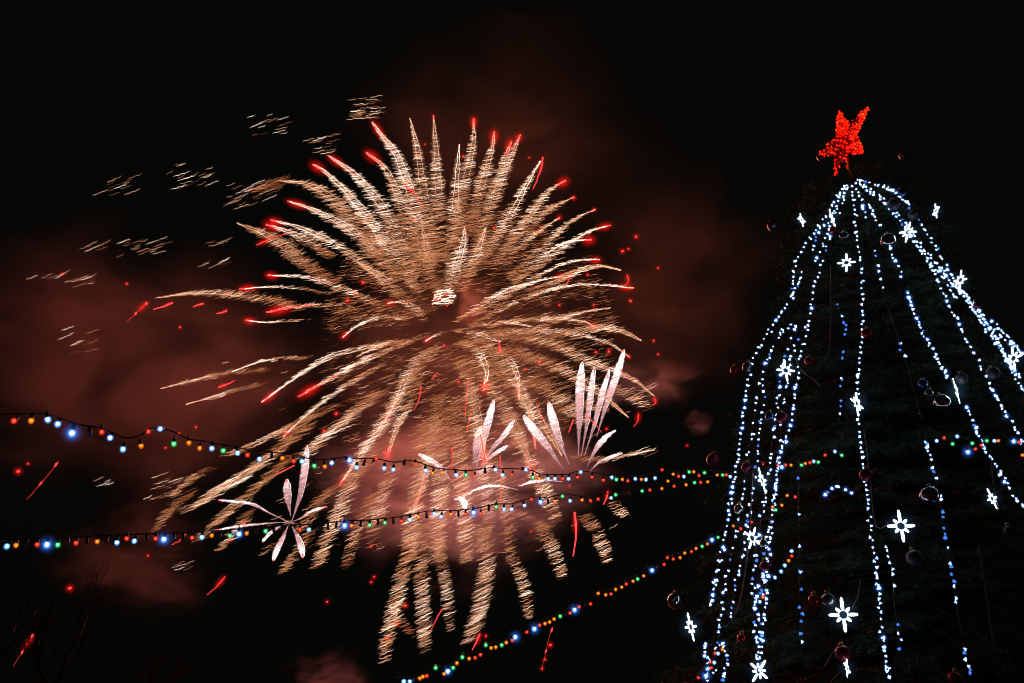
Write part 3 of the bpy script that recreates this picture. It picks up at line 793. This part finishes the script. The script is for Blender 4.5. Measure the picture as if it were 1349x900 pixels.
# (path from tip inward, width, brightness, red length, side of the sphere)
PL = [
 ([(490,161),(505,182),(522,205),(542,262),(566,345)], 26, 1.15, 52, 1),
 ([(540,156),(549,195),(556,245),(572,350)], 22, .95, 0, -1),
 ([(571,153),(574,200),(577,260),(582,345)], 22, 1.0, 3, 1),
 ([(483,201),(508,224),(528,270),(556,350)], 22, .95, 32, -1),
 ([(432,205),(470,233),(510,285),(550,365)], 24, 1.15, 48, 1),
 ([(412,217),(432,230),(470,270),(512,325),(552,385)], 24, 1.2, 28, -1),
 ([(368,238),(410,245),(450,275),(500,335)], 26, .8, 0, -1),
 ([(379,265),(420,280),(470,310),(525,370)], 22, 1.1, 50, 1),
 ([(356,290),(400,302),(455,330),(500,365)], 18, 1.2, 26, 1),
 ([(351,296),(395,312),(440,340)], 18, 1.05, 26, -1),
 ([(312,294),(355,312),(400,345),(440,375)], 26, .75, 0, -1),
 ([(352,363),(405,366),(455,382),(505,405)], 14, 1.25, 20, 1),
 ([(316,381),(360,378),(400,381),(432,388)], 9, 1.05, 38, 1),
 ([(205,393),(255,386),(310,388),(360,396),(400,408)], 18, .85, 0, 1),
 ([(478,292),(490,300),(502,322),(512,345)], 14, 1.0, 6, 1),
 ([(624,156),(623,190),(612,240),(600,320)], 22, 1.0, 18, 1),
 ([(651,174),(648,195),(634,245),(618,310)], 22, .95, 22, -1),
 ([(685,178),(672,210),(650,260),(628,330)], 24, 1.0, 14, 1),
 ([(674,186),(662,215),(646,260)], 16, 1.0, 22, -1),
 ([(605,190),(602,225),(598,280),(592,350)], 20, 1.05, 0, 1),
 ([(712,212),(694,242),(668,290),(630,350)], 22, 1.15, 0, 1),
 ([(745,238),(720,255),(690,295),(650,350)], 22, 1.0, 14, -1),
 ([(756,260),(720,278),(690,310)], 18, .85, 3, -1),
 ([(784,276),(752,292),(715,325),(670,365)], 16, 1.0, 6, 1),
 ([(737,287),(700,312),(665,345)], 14, .95, 3, -1),
 ([(804,297),(772,307),(730,335),(690,365)], 15, 1.25, 28, 1),
 ([(779,316),(745,320),(710,342),(675,375)], 14, 1.15, 12, -1),
 ([(790,342),(752,345),(712,362),(660,395)], 13, 1.15, 20, 1),
 ([(834,380),(800,376),(755,376),(700,390),(625,425)], 12, 1.25, 34, 1),
 ([(818,356),(785,351),(750,362),(700,385)], 18, .95, 0, -1),
 ([(742,364),(715,369),(680,380),(625,412)], 13, 1.2, 14, 1),
 ([(702,375),(675,378),(640,398),(600,425)], 13, 1.3, 8, 1),
 ([(804,406),(765,412),(730,422),(690,440)], 14, .9, 0, -1),
 ([(786,432),(765,423),(715,420),(645,428)], 14, 1.0, 18, 1),
 ([(845,449),(815,436),(780,433),(730,442)], 20, .85, 0, -1),
 ([(830,471),(800,452),(745,438),(690,436),(625,442)], 16, 1.0, 8, 1),
 ([(862,522),(830,498),(780,478),(720,450),(650,442)], 20, .95, 0, 1),
 ([(828,550),(785,515),(730,482),(660,458)], 22, .85, 0, -1),
 ([(684,526),(680,492),(664,468),(628,445)], 16, 1.05, 36, 1),
 ([(706,592),(698,545),(676,498),(640,462),(605,450)], 20, 1.0, 58, 1),
 ([(637,514),(641,490),(630,465),(605,450)], 15, 1.05, 18, -1),
 ([(862,593),(825,600),(790,606),(755,600)], 14, .9, 0, 1),
 ([(323,422),(350,425),(378,423),(410,421)], 7, 1.05, 22, 1),
 ([(351,412),(385,405),(425,402),(470,408)], 12, .9, 65, -1),
 ([(451,445),(470,430),(500,418),(538,420)], 11, 1.25, 16, 1),
 ([(345,530),(375,508),(425,475),(480,458),(545,450)], 14, 1.25, 48, 1),
 ([(393,523),(430,502),(480,475),(535,452)], 15, 1.15, 62, -1),
 ([(373,576),(400,550),(445,515),(505,480)], 14, 1.1, 34, 1),
 ([(506,557),(525,520),(540,485),(560,465),(580,460)], 18, 1.15, 44, 1),
 ([(447,640),(478,595),(510,550),(535,505),(555,475)], 24, 1.05, 36, 1),
 ([(305,490),(345,476),(380,472),(405,472)], 11, 1.05, 0, 1),
 ([(212,512),(260,500),(310,490),(350,488)], 14, .75, 0, -1),
 ([(245,533),(285,522),(325,510),(345,506)], 12, .9, 0, 1),
 ([(545,672),(558,635),(570,580),(578,520)], 22, .9, 50, 1),
 ([(510,602),(522,565),(540,530),(555,490)], 18, .9, 14, -1),
 ([(640,610),(632,570),(622,520),(605,470)], 24, .9, 40, -1),
 ([(700,625),(690,590),(660,530),(625,475)], 26, .9, 30, 1),
 ([(740,600),(715,560),(680,515),(640,475)], 24, .8, 0, -1),
 ([(612,299),(610,318),(600,350),(585,395)], 26, 1.25, 8, 1),
 ([(556,300),(562,330),(570,380)], 22, .9, 0, 1),
 ([(640,300),(625,340),(608,385)], 22, .9, 0, -1),
 ([(510,400),(530,398),(548,408),(560,425)], 14, 1.05, 14, 1),
 ([(560,450),(570,444),(584,438)], 8, 1.2, 14, 1),
 ([(660,450),(650,448),(630,440),(600,435)], 14, 1.1, 0, 1),
 ([(470,470),(500,455),(530,450)], 14, .9, 0, -1),
 ([(470,345),(500,365),(540,400)], 22, .85, 0, -1),
 ([(700,430),(660,425),(620,430)], 12, 1.0, 0, -1),
]
for px, W_, br, red, sg in PL:
    plume(burst, c0, px, W_, br, red, 1.0, 'feather', sg)
# long falling trails of the lower half
LD = [
 ([(507,872),(512,835),(528,770),(545,700)], 24, .95), ([(560,862),(558,805),(555,745),(560,690)], 22, 1.0),
 ([(594,832),(590,790),(582,740),(580,700)], 18, .95), ([(618,846),(632,800),(641,745),(636,690)], 26, 1.05),
 ([(698,815),(690,770),(676,735),(664,700)], 18, .95), ([(742,762),(728,722),(710,685)], 20, 1.0),
 ([(802,742),(786,700),(768,678)], 20, .95), ([(824,682),(806,662)], 18, .95),
 ([(540,740),(545,680),(555,620),(565,550)], 28, .85), ([(575,740),(578,680),(580,610),(582,540)], 26, .85),
 ([(615,740),(612,680),(606,600),(598,530)], 26, .9), ([(645,700),(640,640),(628,580),(615,520)], 24, .9),
 ([(672,700),(660,640),(645,590)], 22, .85), ([(735,690),(715,640),(690,590),(668,545)], 24, .9),
 ([(420,745),(436,700),(462,640),(490,590)], 26, .9), ([(455,750),(470,700),(492,650)], 20, .7),
 ([(490,700),(505,650),(520,610)], 24, .8), ([(245,672),(300,640),(350,605),(405,560)], 24, .95),
 ([(262,712),(300,675),(340,640),(385,600)], 20, .7), ([(205,700),(225,670),(250,650)], 18, .6),
 ([(290,725),(310,700),(330,672)], 18, .9), ([(372,755),(392,725),(410,700)], 18, .7),
 ([(300,600),(350,578),(400,555),(440,535)], 18, .8), ([(225,655),(250,632),(275,618)], 16, .7),
 ([(400,600),(430,575),(465,545),(500,515)], 24, .95), ([(395,700),(415,670),(440,640)], 22, .6),
 ([(775,560),(740,530),(700,500)], 26, .8), ([(855,540),(830,520),(800,512)], 20, .85),
 ([(800,545),(770,528)], 20, .8), ([(640,660),(690,680),(720,700)], 16, .5),
 ([(340,250),(355,246),(368,240)], 24, .5), ([(345,730),(360,718)], 12, .5),
 ([(480,300),(500,340)], 22, .6), ([(530,760),(520,800),(545,840)], 14, .6),
]
for px, W_, br in LD:
    plume(burst, c0, px, W_, br, 0, 1.0, 'ladder', 1, L=W_*.62)
# the thick brown spark fog between the plumes
def spark_fog():
    n = 9000
    a = rng.uniform(0, 2*PI, n); r = np.sqrt(rng.uniform(.02, 1, n))
    ex = np.where(np.cos(a) < 0, 165, 215); ey = np.where(np.sin(a) > 0, 165, 190)
    p = np.stack([CEN[0] + r*np.cos(a)*ex, CEN[1] - r*np.sin(a)*ey], 1)
    p[:, 1] += 8*r**2
    # radial clumps and a calmer lower left
    keep = (np.sin(a*17 + np.sin(a*5)*2) + rng.uniform(-1, 1, n) > -.25) & ((np.sin(a) > -.05) | (np.cos(a) > .2) | (rng.random(n) < .4))
    keep &= rng.random(n) < np.clip(1.35 - r*.75, 0, 1)
    keep &= ~((np.hypot(p[:, 0]-612, p[:, 1]-398) < 18) | (np.hypot((p[:, 0]-560)/2.2, p[:, 1]-428) < 13))
    p = p[keep]; r = r[keep]; n = len(p)
    L = rng.uniform(6, 17, n)
    mi = np.where(rng.random(n) > .95, 2, np.where(rng.random(n) > .72, 1, 0))
    me = streak_mesh('spark_fog', p, DB + rng.uniform(-1, 1, n)*30*np.sqrt(np.maximum(0, 1.05-r*r)), L, np.full(n, .45), rng.uniform(.1, .2, n), SPARK, mi, c0)
    o = link('loose_sparks', me, burst); o['kind'] = 'stuff'
    # sparks under the burst, in slanting drifts
    n = 1600; x = rng.normal(570, 95, n); y = rng.uniform(470, 730, n)
    keep = np.sin((x + (y-560)*.12)*.14) + rng.uniform(-.6, .6, n) > .1
    x, y = x[keep], y[keep]; n = len(x)
    me = streak_mesh('low_spark_fog', np.stack([x, y], 1), DB + rng.normal(0, 18, n), rng.uniform(7, 18, n), np.full(n, .8), rng.uniform(.12, .24, n), SPARK,
                     np.where(rng.random(n) > .85, 2, np.where(rng.random(n) > .35, 1, 0)), c0)
    o = link('falling_sparks', me, burst); o['kind'] = 'stuff'
spark_fog()
# bright core
def core():
    n = 70
    p = np.stack([rng.uniform(568, 592, n), rng.uniform(383, 402, n)], 1)
    me = streak_mesh('burst_core', p, DB-15+rng.normal(0, 1, n), rng.uniform(5, 12, n), np.full(n, .5), rng.uniform(.2, .4, n), SPARK, np.where(rng.random(n) > .35, 3, 2), c0)
    o = link('bright_core', me, burst)
    redline(o, c0, [(572,396),(580,390),(593,386)], DB-17, .8, True, 'burning_star', 8)
    redline(o, c0, [(588,404),(594,398)], DB-17, .6, False, 'burning_star')
core()

# small white comet fans in front
def fan(name_label, cen, petals, sgn=1):
    d = 185.0
    off = np.array(at(cen[0], cen[1], DB-6))
    root = empty('comet_fan', off); tag(root, name_label, 'firework', 'white comet fans')
    for px, W_, br, red in petals:
        o = plume(root, off, px, W_*.98, br, red, 11.0, 'petal', 0, bloom=False, thick=.5)
    if cen[0] < 400: plume(root, off, [(370,683),(379,688),(389,691)], 7, 1.0, 0, 1.5, 'feather', 0, lead=False)
    return root
fan('small white palm shaped firework with eight petals at the lower left', (380, 688), [
 ([(288,659),(330,664),(355,676),(378,687)], 5, 1.2, 8), ([(283,699),(320,693),(350,690),(378,688)], 5, 1.2, 8),
 ([(404,587),(401,620),(395,655),(384,688)], 11, .8, 6), ([(377,632),(379,655),(383,680)], 11, .7, 5),
 ([(430,668),(412,673),(398,682),(386,687)], 6, 1.3, 8), ([(360,739),(366,722),(374,705),(381,690)], 9, 1.1, 8),
 ([(399,735),(396,718),(390,703),(383,690)], 9, 1.1, 8), ([(346,714),(355,703),(368,694),(378,690)], 7, 1.1, 6)])
fan('white comet fan standing above the highest string mid photo', (618, 645), [
 ([(650,527),(642,560),(634,592),(624,625)], 11, 1.1, 6), ([(632,562),(628,585),(624,615)], 11, .95, 0),
 ([(677,553),(664,574),(650,590),(634,612)], 9, 1.1, 8), ([(668,587),(655,596),(642,606),(632,620)], 8, 1.1, 8),
 ([(551,598),(566,606),(582,618),(596,636)], 8, 1.3, 6), ([(650,612),(636,620),(622,632)], 6, 1.1, 6)])
fan('largest white comet fan with tall quills beside the tree side of the burst', (760, 622), [
 ([(766,477),(764,515),(763,560),(762,600)], 13, 1.0, 0), ([(782,484),(778,520),(773,560),(766,600)], 9, 1.0, 0),
 ([(803,486),(793,520),(783,560),(770,600)], 9, 1.0, 0), ([(822,461),(812,495),(800,530),(786,575)], 11, 1.2, 6),
 ([(722,530),(729,556),(738,584),(750,612)], 12, 1.15, 6), ([(689,548),(706,570),(722,590),(742,618)], 12, 1.15, 6),
 ([(810,567),(796,578),(784,594),(774,614)], 9, 1.15, 16), ([(820,597),(804,602),(790,609),(776,622)], 7, 1.2, 14)])
fan('pair of flat white comet crescents below the highest string', (682, 642), [
 ([(621,647),(640,641),(660,641),(681,645)], 5.5, 1.8, 0), ([(683,640),(702,635),(722,633),(741,635)], 5.5, 1.7, 12)])
fan('tiny white wedge shaped comet between the two long strings', (606, 660), [
 ([(613,670),(611,661),(606,657),(598,658)], 9, 1.7, 0), ([(600,658),(608,656),(615,653)], 5, 1.7, 0)])

# drifting embers left of the burst, each little drift a thing
DR = [
 (355,165,48,30,9,'slanting ember drift alone in the dark at the upper left of the burst'),
 (480,143,32,28,22,'topmost ember drift above the burst'),
 (252,232,55,34,12,'bright ember drift left of the burst with five long tracks'),
 (155,248,52,22,8,'ember drift at the far upper left'),
 (330,258,60,34,16,'ember drift between the left drift and the burst edge'),
 (190,327,58,20,14,'dense ember drift at mid left'),
 (120,325,40,14,4,'two lone ember tracks left of the dense mid left drift'),
 (62,368,40,8,4,'farthest left ember drift near the frame edge'),
 (108,373,36,12,6,'small ember drift above the red haze on the left'),
 (100,450,50,34,6,'ember drift at the left below the red flare'),
 (280,350,44,10,4,'pair of short embers left of the burst plumes'),
 (425,192,46,24,10,'faint ember drift up left of the red plume tips'),
 (285,322,24,6,4,'tiny ember drift beside the leftmost plume'),
 (250,748,34,10,4,'short ember tracks below the middle string at left'),
 (135,636,30,10,3,'lone ember tracks under the highest string at left'),
 (220,640,50,36,14,'ember drift trailing below the highest string on the left'),
 (840,600,44,12,8,'brown ember drift right of the comet fan'),
 (845,520,30,18,8,'ember drift at the right rim of the burst'),
]
for u, v, wx, wy, n, lab in DR:
    n = int(n*1.7)
    p = np.stack([u + rng.uniform(-.5, .5, n)*wx - 8, v + rng.uniform(-.5, .5, n)*wy], 1)
    p[:, 1] -= (p[:, 0]-u)*.12
    off = np.array(at(u, v, DB))
    me = streak_mesh('drift', p, np.full(n, DB) + rng.normal(0, 6, n), rng.uniform(8, 24, n), np.full(n, .6), rng.uniform(.09, .2, n), SPARK, rng.choice([0, 1, 1, 2, 3], n), off)
    tag(link('ember_drift', me, None, off), lab, 'ember drift', 'ember drifts round the burst')

# loose red stars
def ruby(pts, lab, hw=.62, bloom=True, gr=8, grp='red streaks falling round the burst', name='red_streak', d=DB-12, bead=False):
    off = np.array(at(pts[0][0], pts[0][1], d))
    C = catmull(pts, 14) + rng.normal(0, .3, (14, 2))
    o = redline(None, off, C, d, hw, bloom, name, gr, bead); o.location = [float(x) for x in off]
    tag(o, lab, 'firework spark', grp)
ruby([(715,207),(713,222),(708,235),(702,250)], 'bright red hooked streak on the upper right plume tip', .95)
ruby([(753,357),(750,366),(745,378)], 'short red streak standing among the right plumes')
ruby([(826,362),(828,370),(822,377)], 'red hook at the far right rim of the burst')
ruby([(757,675),(759,700),(755,733)], 'long thick red streak under the comet fans', 1.5, True, 8)
ruby([(659,465),(658,455),(657,448)], 'red drop hanging right below the burst centre', 1.1)
ruby([(338,323),(355,315),(378,307)], 'slanting red streak across the left plumes')
ruby([(531,242),(545,254),(557,272)], 'red streak inside the upper plumes')
ruby([(296,760),(286,772),(273,784)], 'slanting red streak under the middle string at left')
ruby([(288,510),(300,506),(309,502)], 'red dash beside the red haze left of the burst', .85, True, 7)
ruby([(862,525),(864,530),(860,534)], 'small red hook at the right edge of the burst')
ruby([(841,545),(840,555),(835,562)], 'lone red curl right of the tall quills')
ruby([(659,600),(660,640),(658,670)], 'long thin red streak crossing both long strings', .6, False)
ruby([(702,605),(706,630),(709,648)], 'thin red streak left of the large comet fan', .6, False)
ruby([(635,590),(637,602),(634,615)], 'thin red streak in the middle comet fan', .6, False)
ruby([(595,590),(596,605),(593,620)], 'thin red streak just left of the middle comet fan', .6, False)
ruby([(801,648),(799,656),(795,665)], 'red dash on the middle string right of the fans', 1.0)
ruby([(620,545),(618,555),(614,568)], 'thin red streak above the middle comet fan', .6, False)
ruby([(770,545),(785,560),(793,570)], 'red streak crossing the tall quills', .6, False)
ruby([(755,553),(752,562),(749,570)], 'short red dash left of the tall quills', .8, False)
ruby([(817,487),(822,493),(827,500)], 'red dash right beside the tallest quill', .7, False)
ruby([(632,835),(628,845),(622,857)], 'red dash at the end of the lowest falling trail', 1.0)
ruby([(728,826),(722,845),(714,882)], 'dotted thin red streak at the bottom right of the burst', .9, False, bead=True)
ruby([(582,803),(575,815),(567,832)], 'thin red streak between the falling trails', .6, False)
ruby([(45,835),(35,850),(18,878)], 'ragged red streak low in the branches at the left corner', 1.0, True, 8, bead=True)
ruby([(77,608),(60,630),(36,658)], 'dotted red streak at the far left between the strings', 1.0, False, bead=True)
ruby([(195,398),(182,410),(167,424)], 'red flare trailing left from the leftmost plume', 1.2, True, 9, bead=True)
ruby([(228,399),(214,404),(202,408)], 'red dash right of the left red flare', 1.0, True, 7)
ruby([(268,400),(260,402),(254,405)], 'shorter red dash inside the leftmost plume', .9, True, 6)
ruby([(299,409),(292,412),(285,413)], 'red dash below the leftmost plume', .9, True, 6)
ruby([(245,703),(237,712),(226,718)], 'red dash on the middle string at the left', .7, False)
ruby([(388,613),(375,620),(362,626)], 'thin red dash just under the highest string', .7, False)
ruby([(555,510),(552,525),(546,540)], 'thin red streak below the burst centre', .6, False)
ruby([(569,500),(573,495),(577,490)], 'short thin red streak left of the lower plumes', .6, False)
ruby([(617,500),(616,515),(612,548)], 'thin red streak under the right lower plumes', .55, False)
ruby([(720,560),(712,545),(706,530)], 'thin red streak above the left quills', .55, False)
DOTS = """838,312,3 828,328,2 820,331,3 867,353,2 831,397,2 782,402,2 830,396,2 478,372,3 467,386,3 458,396,3 610,206,2 691,487,2 711,477,3 785,464,2 802,463,3 867,467,2 861,449,2 737,402,2 774,362,2 24,621,4 37,611,2 92,775,4 195,732,2 167,374,2 237,431,2 258,563,2 218,590,2 236,571,2 443,545,3 427,568,3 554,518,2 534,798,3 523,822,3 511,841,3 489,767,2 493,760,2 725,850,3 718,869,2 714,881,2 640,838,2 604,503,2 431,793,2 489,720,2 322,689,2 303,712,2 697,208,1.5 651,300,2 585,455,2 545,290,2 712,300,2 560,190,1.5 700,700,1.5 750,640,1.5 799,565,2 905,587,1.5 82,361,2"""
for t in DOTS.split():
    u, v, r = map(float, t.split(','))
    p = np.array(at(u, v, DB-10)); rr = r*.42*MP
    V, T = ICO2
    V2 = V*np.array([1.35, 1, .85])
    o = link('red_spark', mesh_np('red_spark', V2*rr, T, E_REDHOT if r > 1.8 else E_RED, smooth=True), None, p)
    o.rotation_euler = (0, -math.radians(random.uniform(20, 60)), 0)
    tag(o, 'tiny round red spark dot hanging in the sky round the burst', 'firework spark', 'tiny red spark dots')
    bloom_ball(BLOOM_RED, o, (0, 0, 0), (3+r*1.6)*MP)

# ------------------------------------------------------------------ smoke lit by the fireworks
def smoke_mat(name, dens, col, nscale, lo, hi, power=1.4, seed=0):
    m = bpy.data.materials.new(name); m.use_nodes = True
    n = m.node_tree.nodes; n.clear(); l = m.node_tree.links
    tc = n.new('ShaderNodeTexCoord'); ln = n.new('ShaderNodeVectorMath'); ln.operation = 'LENGTH'
    geo = n.new('ShaderNodeNewGeometry'); mp = n.new('ShaderNodeMapping'); mp.inputs['Scale'].default_value = (1/nscale*.5, 1/nscale*.5, 1/nscale*1.4)
    mp.inputs['Location'].default_value = (seed*3.1, seed*1.7, 0); mp.inputs['Rotation'].default_value = (0, -.35, 0)
    l.new(geo.outputs['Position'], mp.inputs[0])
    nz = n.new('ShaderNodeTexNoise'); nz.inputs['Scale'].default_value = 1; nz.inputs['Detail'].default_value = 5; nz.inputs['Roughness'].default_value = .58; nz.inputs['Distortion'].default_value = 1.0
    l.new(mp.outputs[0], nz.inputs['Vector'])
    # warp the round falloff with the noise so no edge shows
    l.new(tc.outputs['Object'], ln.inputs[0])
    mp2 = n.new('ShaderNodeMapping'); mp2.inputs['Location'].default_value = (seed*2.3, 0, seed*1.9); l.new(tc.outputs['Object'], mp2.inputs[0])
    nb = n.new('ShaderNodeTexNoise'); nb.inputs['Scale'].default_value = 1.6; nb.inputs['Detail'].default_value = 4; nb.inputs['Distortion'].default_value = .8; l.new(mp2.outputs[0], nb.inputs['Vector'])
    ad0 = n.new('ShaderNodeMath'); ad0.operation = 'MULTIPLY_ADD'; ad0.inputs[1].default_value = 1.7; l.new(nb.outputs[0], ad0.inputs[0]); l.new(ln.outputs['Value'], ad0.inputs[2])
    ad = n.new('ShaderNodeMath'); ad.operation = 'MULTIPLY_ADD'; ad.inputs[1].default_value = .5; l.new(nz.outputs[0], ad.inputs[0]); l.new(ad0.outputs[0], ad.inputs[2])
    mr = n.new('ShaderNodeMapRange'); mr.inputs[1].default_value = 1.80; mr.inputs[2].default_value = 1.15; l.new(ad.outputs[0], mr.inputs[0])
    mr.interpolation_type = 'SMOOTHSTEP'
    inner = n.new('ShaderNodeMapRange'); inner.interpolation_type = 'SMOOTHSTEP'; inner.inputs[1].default_value = 1.0; inner.inputs[2].default_value = .45; l.new(ln.outputs['Value'], inner.inputs[0])
    r2 = n.new('ShaderNodeMapRange'); r2.inputs[1].default_value = lo; r2.inputs[2].default_value = hi; r2.inputs[3].default_value = .12; l.new(nz.outputs[0], r2.inputs[0])
    a = n.new('ShaderNodeMath'); a.operation = 'MULTIPLY'; l.new(mr.outputs[0], a.inputs[0]); l.new(r2.outputs[0], a.inputs[1])
    a2 = n.new('ShaderNodeMath'); a2.operation = 'MULTIPLY'; l.new(a.outputs[0], a2.inputs[0]); l.new(inner.outputs[0], a2.inputs[1])
    b = n.new('ShaderNodeMath'); b.operation = 'MULTIPLY'; b.inputs[1].default_value = dens; l.new(a2.outputs[0], b.inputs[0])
    v = n.new('ShaderNodeVolumePrincipled'); v.inputs['Color'].default_value = (*col, 1); v.inputs['Anisotropy'].default_value = 0
    l.new(b.outputs[0], v.inputs['Density'])
    o = n.new('ShaderNodeOutputMaterial'); l.new(v.outputs[0], o.inputs['Volume'])
    return m

SM = [
 # u, v, rx, ry (photo px), depth offset m, density, noise lo/hi, noise scale m
 (150, 500, 400, 270, 35, .030, .36, .62, 24, 'broad dull red smoke bank left of the burst'),
 (610, 480, 320, 320, 30, .020, .40, .62, 20, 'wide brown smoke behind the burst'),
 (620, 640, 270, 180, 8, .085, .44, .58, 9, 'mauve smoke wisps low behind the comet fans'),
 (680, 160, 330, 220, 50, .008, .35, .62, 26, 'thin brown smoke high above the burst'),
 (860, 360, 220, 260, 45, .012, .35, .62, 26, 'thin brown smoke right of the burst'),
 (190, 740, 190, 110, 30, .016, .44, .60, 10, 'dim brown smoke below the strings at left'),
 (921, 556, 32, 26, 8, .06, .40, .60, 5, 'small reddish smoke puff right of the burst'),
 (445, 925, 110, 90, 0, .040, .42, .58, 4, 'pale brown smoke puff at the bottom edge'),
 (622, 398, 46, 56, -20, .035, .35, .60, 5, 'reddish smoke knot beside the bright core'),
 (850, 505, 110, 60, 0, .022, .44, .58, 7, 'mauve smoke tatters right of the tall quills'),
]
V, T = ICO3
for i, (u, v, rx, ry, dd, dens, lo, hi, ns, lab) in enumerate(SM):
    d = DB+dd; mpp = d/F
    m = smoke_mat('smoke_%s' % 'abcdefghijklm'[i], dens*1.9, (.80, .62, .56), ns, lo, hi, seed=i)
    o = link('smoke', mesh_np('smoke', V, T, m, smooth=True), None, at(u, v, d))
    o.scale = (rx*mpp, min(17, rx*mpp*.8), ry*mpp); o.rotation_euler = (PITCH, 0, 0)
    o['kind'] = 'stuff'; o['label'] = lab; o['category'] = 'smoke'

# light given off by the fireworks themselves
def flash(u, v, d, col, watt, r=2):
    l = bpy.data.lights.new('firework_light', 'POINT'); l.color = col; l.energy = watt; l.shadow_soft_size = r
    o = bpy.data.objects.new('firework_light', l); COL.objects.link(o)
    o.parent = burst; o.location = [float(x) for x in (np.array(at(u, v, d)) - c0)]
K0 = .52e5
flash(588, 400, DB-8, (1, .20, .08), .8*K0, 10)
flash(572, 432, DB-16, (1, .24, .06), .10*K0, 2)
flash(600, 230, DB+5, (1, .25, .06), .9*K0, 8)
flash(560, 580, DB-22, (1, .26, .24), .85*K0, 6)
flash(720, 640, DB-22, (1, .40, .50), .8*K0, 6)
flash(385, 690, DB-20, (1, .42, .52), .6*K0, 5)
flash(130, 440, DB-26, (1, .12, .05), 1.0*K0, 12)
flash(290, 500, DB-24, (1, .15, .095), 2.1*K0, 10)
flash(820, 320, DB-5, (1, .16, .04), .8*K0, 10)

# ------------------------------------------------------------------ dark bare trees at the bottom left
def bare_tree(x, y, h, seed, lab, spread=.5):
    rnd = random.Random(seed)
    t = empty('bare_tree', (x, y, 0)); tag(t, lab, 'tree', 'bare trees beyond the square')
    bark = BARK
    segs = []
    def grow(p, d, L, r, lev):
        n = 5; pts = [p.copy()]; 
        for i in range(n):
            d = (d + Vector((rnd.gauss(0, .13), rnd.gauss(0, .13), rnd.gauss(.04, .06)))).normalized()
            p = p + d*(L/n); pts.append(p.copy())
        segs.append((pts, r, lev))
        if lev < 5:
            for k in range(3 if lev < 2 else 2 + (rnd.random() < .5)):
                q = pts[rnd.randint(2, n)]
                nd = (d + Vector((rnd.gauss(0, spread), rnd.gauss(0, spread), rnd.uniform(-.1, .45)))).normalized()
                grow(q, nd, L*rnd.uniform(.58, .8), r*.55, lev+1)
    grow(Vector((0, 0, 0)), Vector((0, 0, 1)), h*.34, h*.022, 0)
    for name, f in (('trunk', lambda l: l == 0), ('crown', lambda l: l > 0)):
        P = []; R = []
        for pts, r, lev in segs:
            if f(lev): P.append([q[:] for q in pts]); R.append(np.linspace(r, r*.5, 6))
        V, Q = tubes(np.array(P), np.array(R), 6 if name == 'trunk' else 4)
        link(name, mesh_np(name, V, Q, bark, smooth=True), t)
BARK = pbr('dark_bark', (.06, .048, .04), .9, 0, 4, .4, .5)
for u, y, h, lab in [(-20, 46, 13, 'bare dark tree at the far left corner with a red spark behind it'), (95, 62, 13.5, 'second bare dark tree from the left corner'), (210, 80, 12, 'third bare dark tree low at the left'), (420, 95, 11, 'bare dark tree in front of the smoke at the bottom')]:
    bare_tree((u-674.5)/F*y*1.0, y, h, int(u)+50, lab)
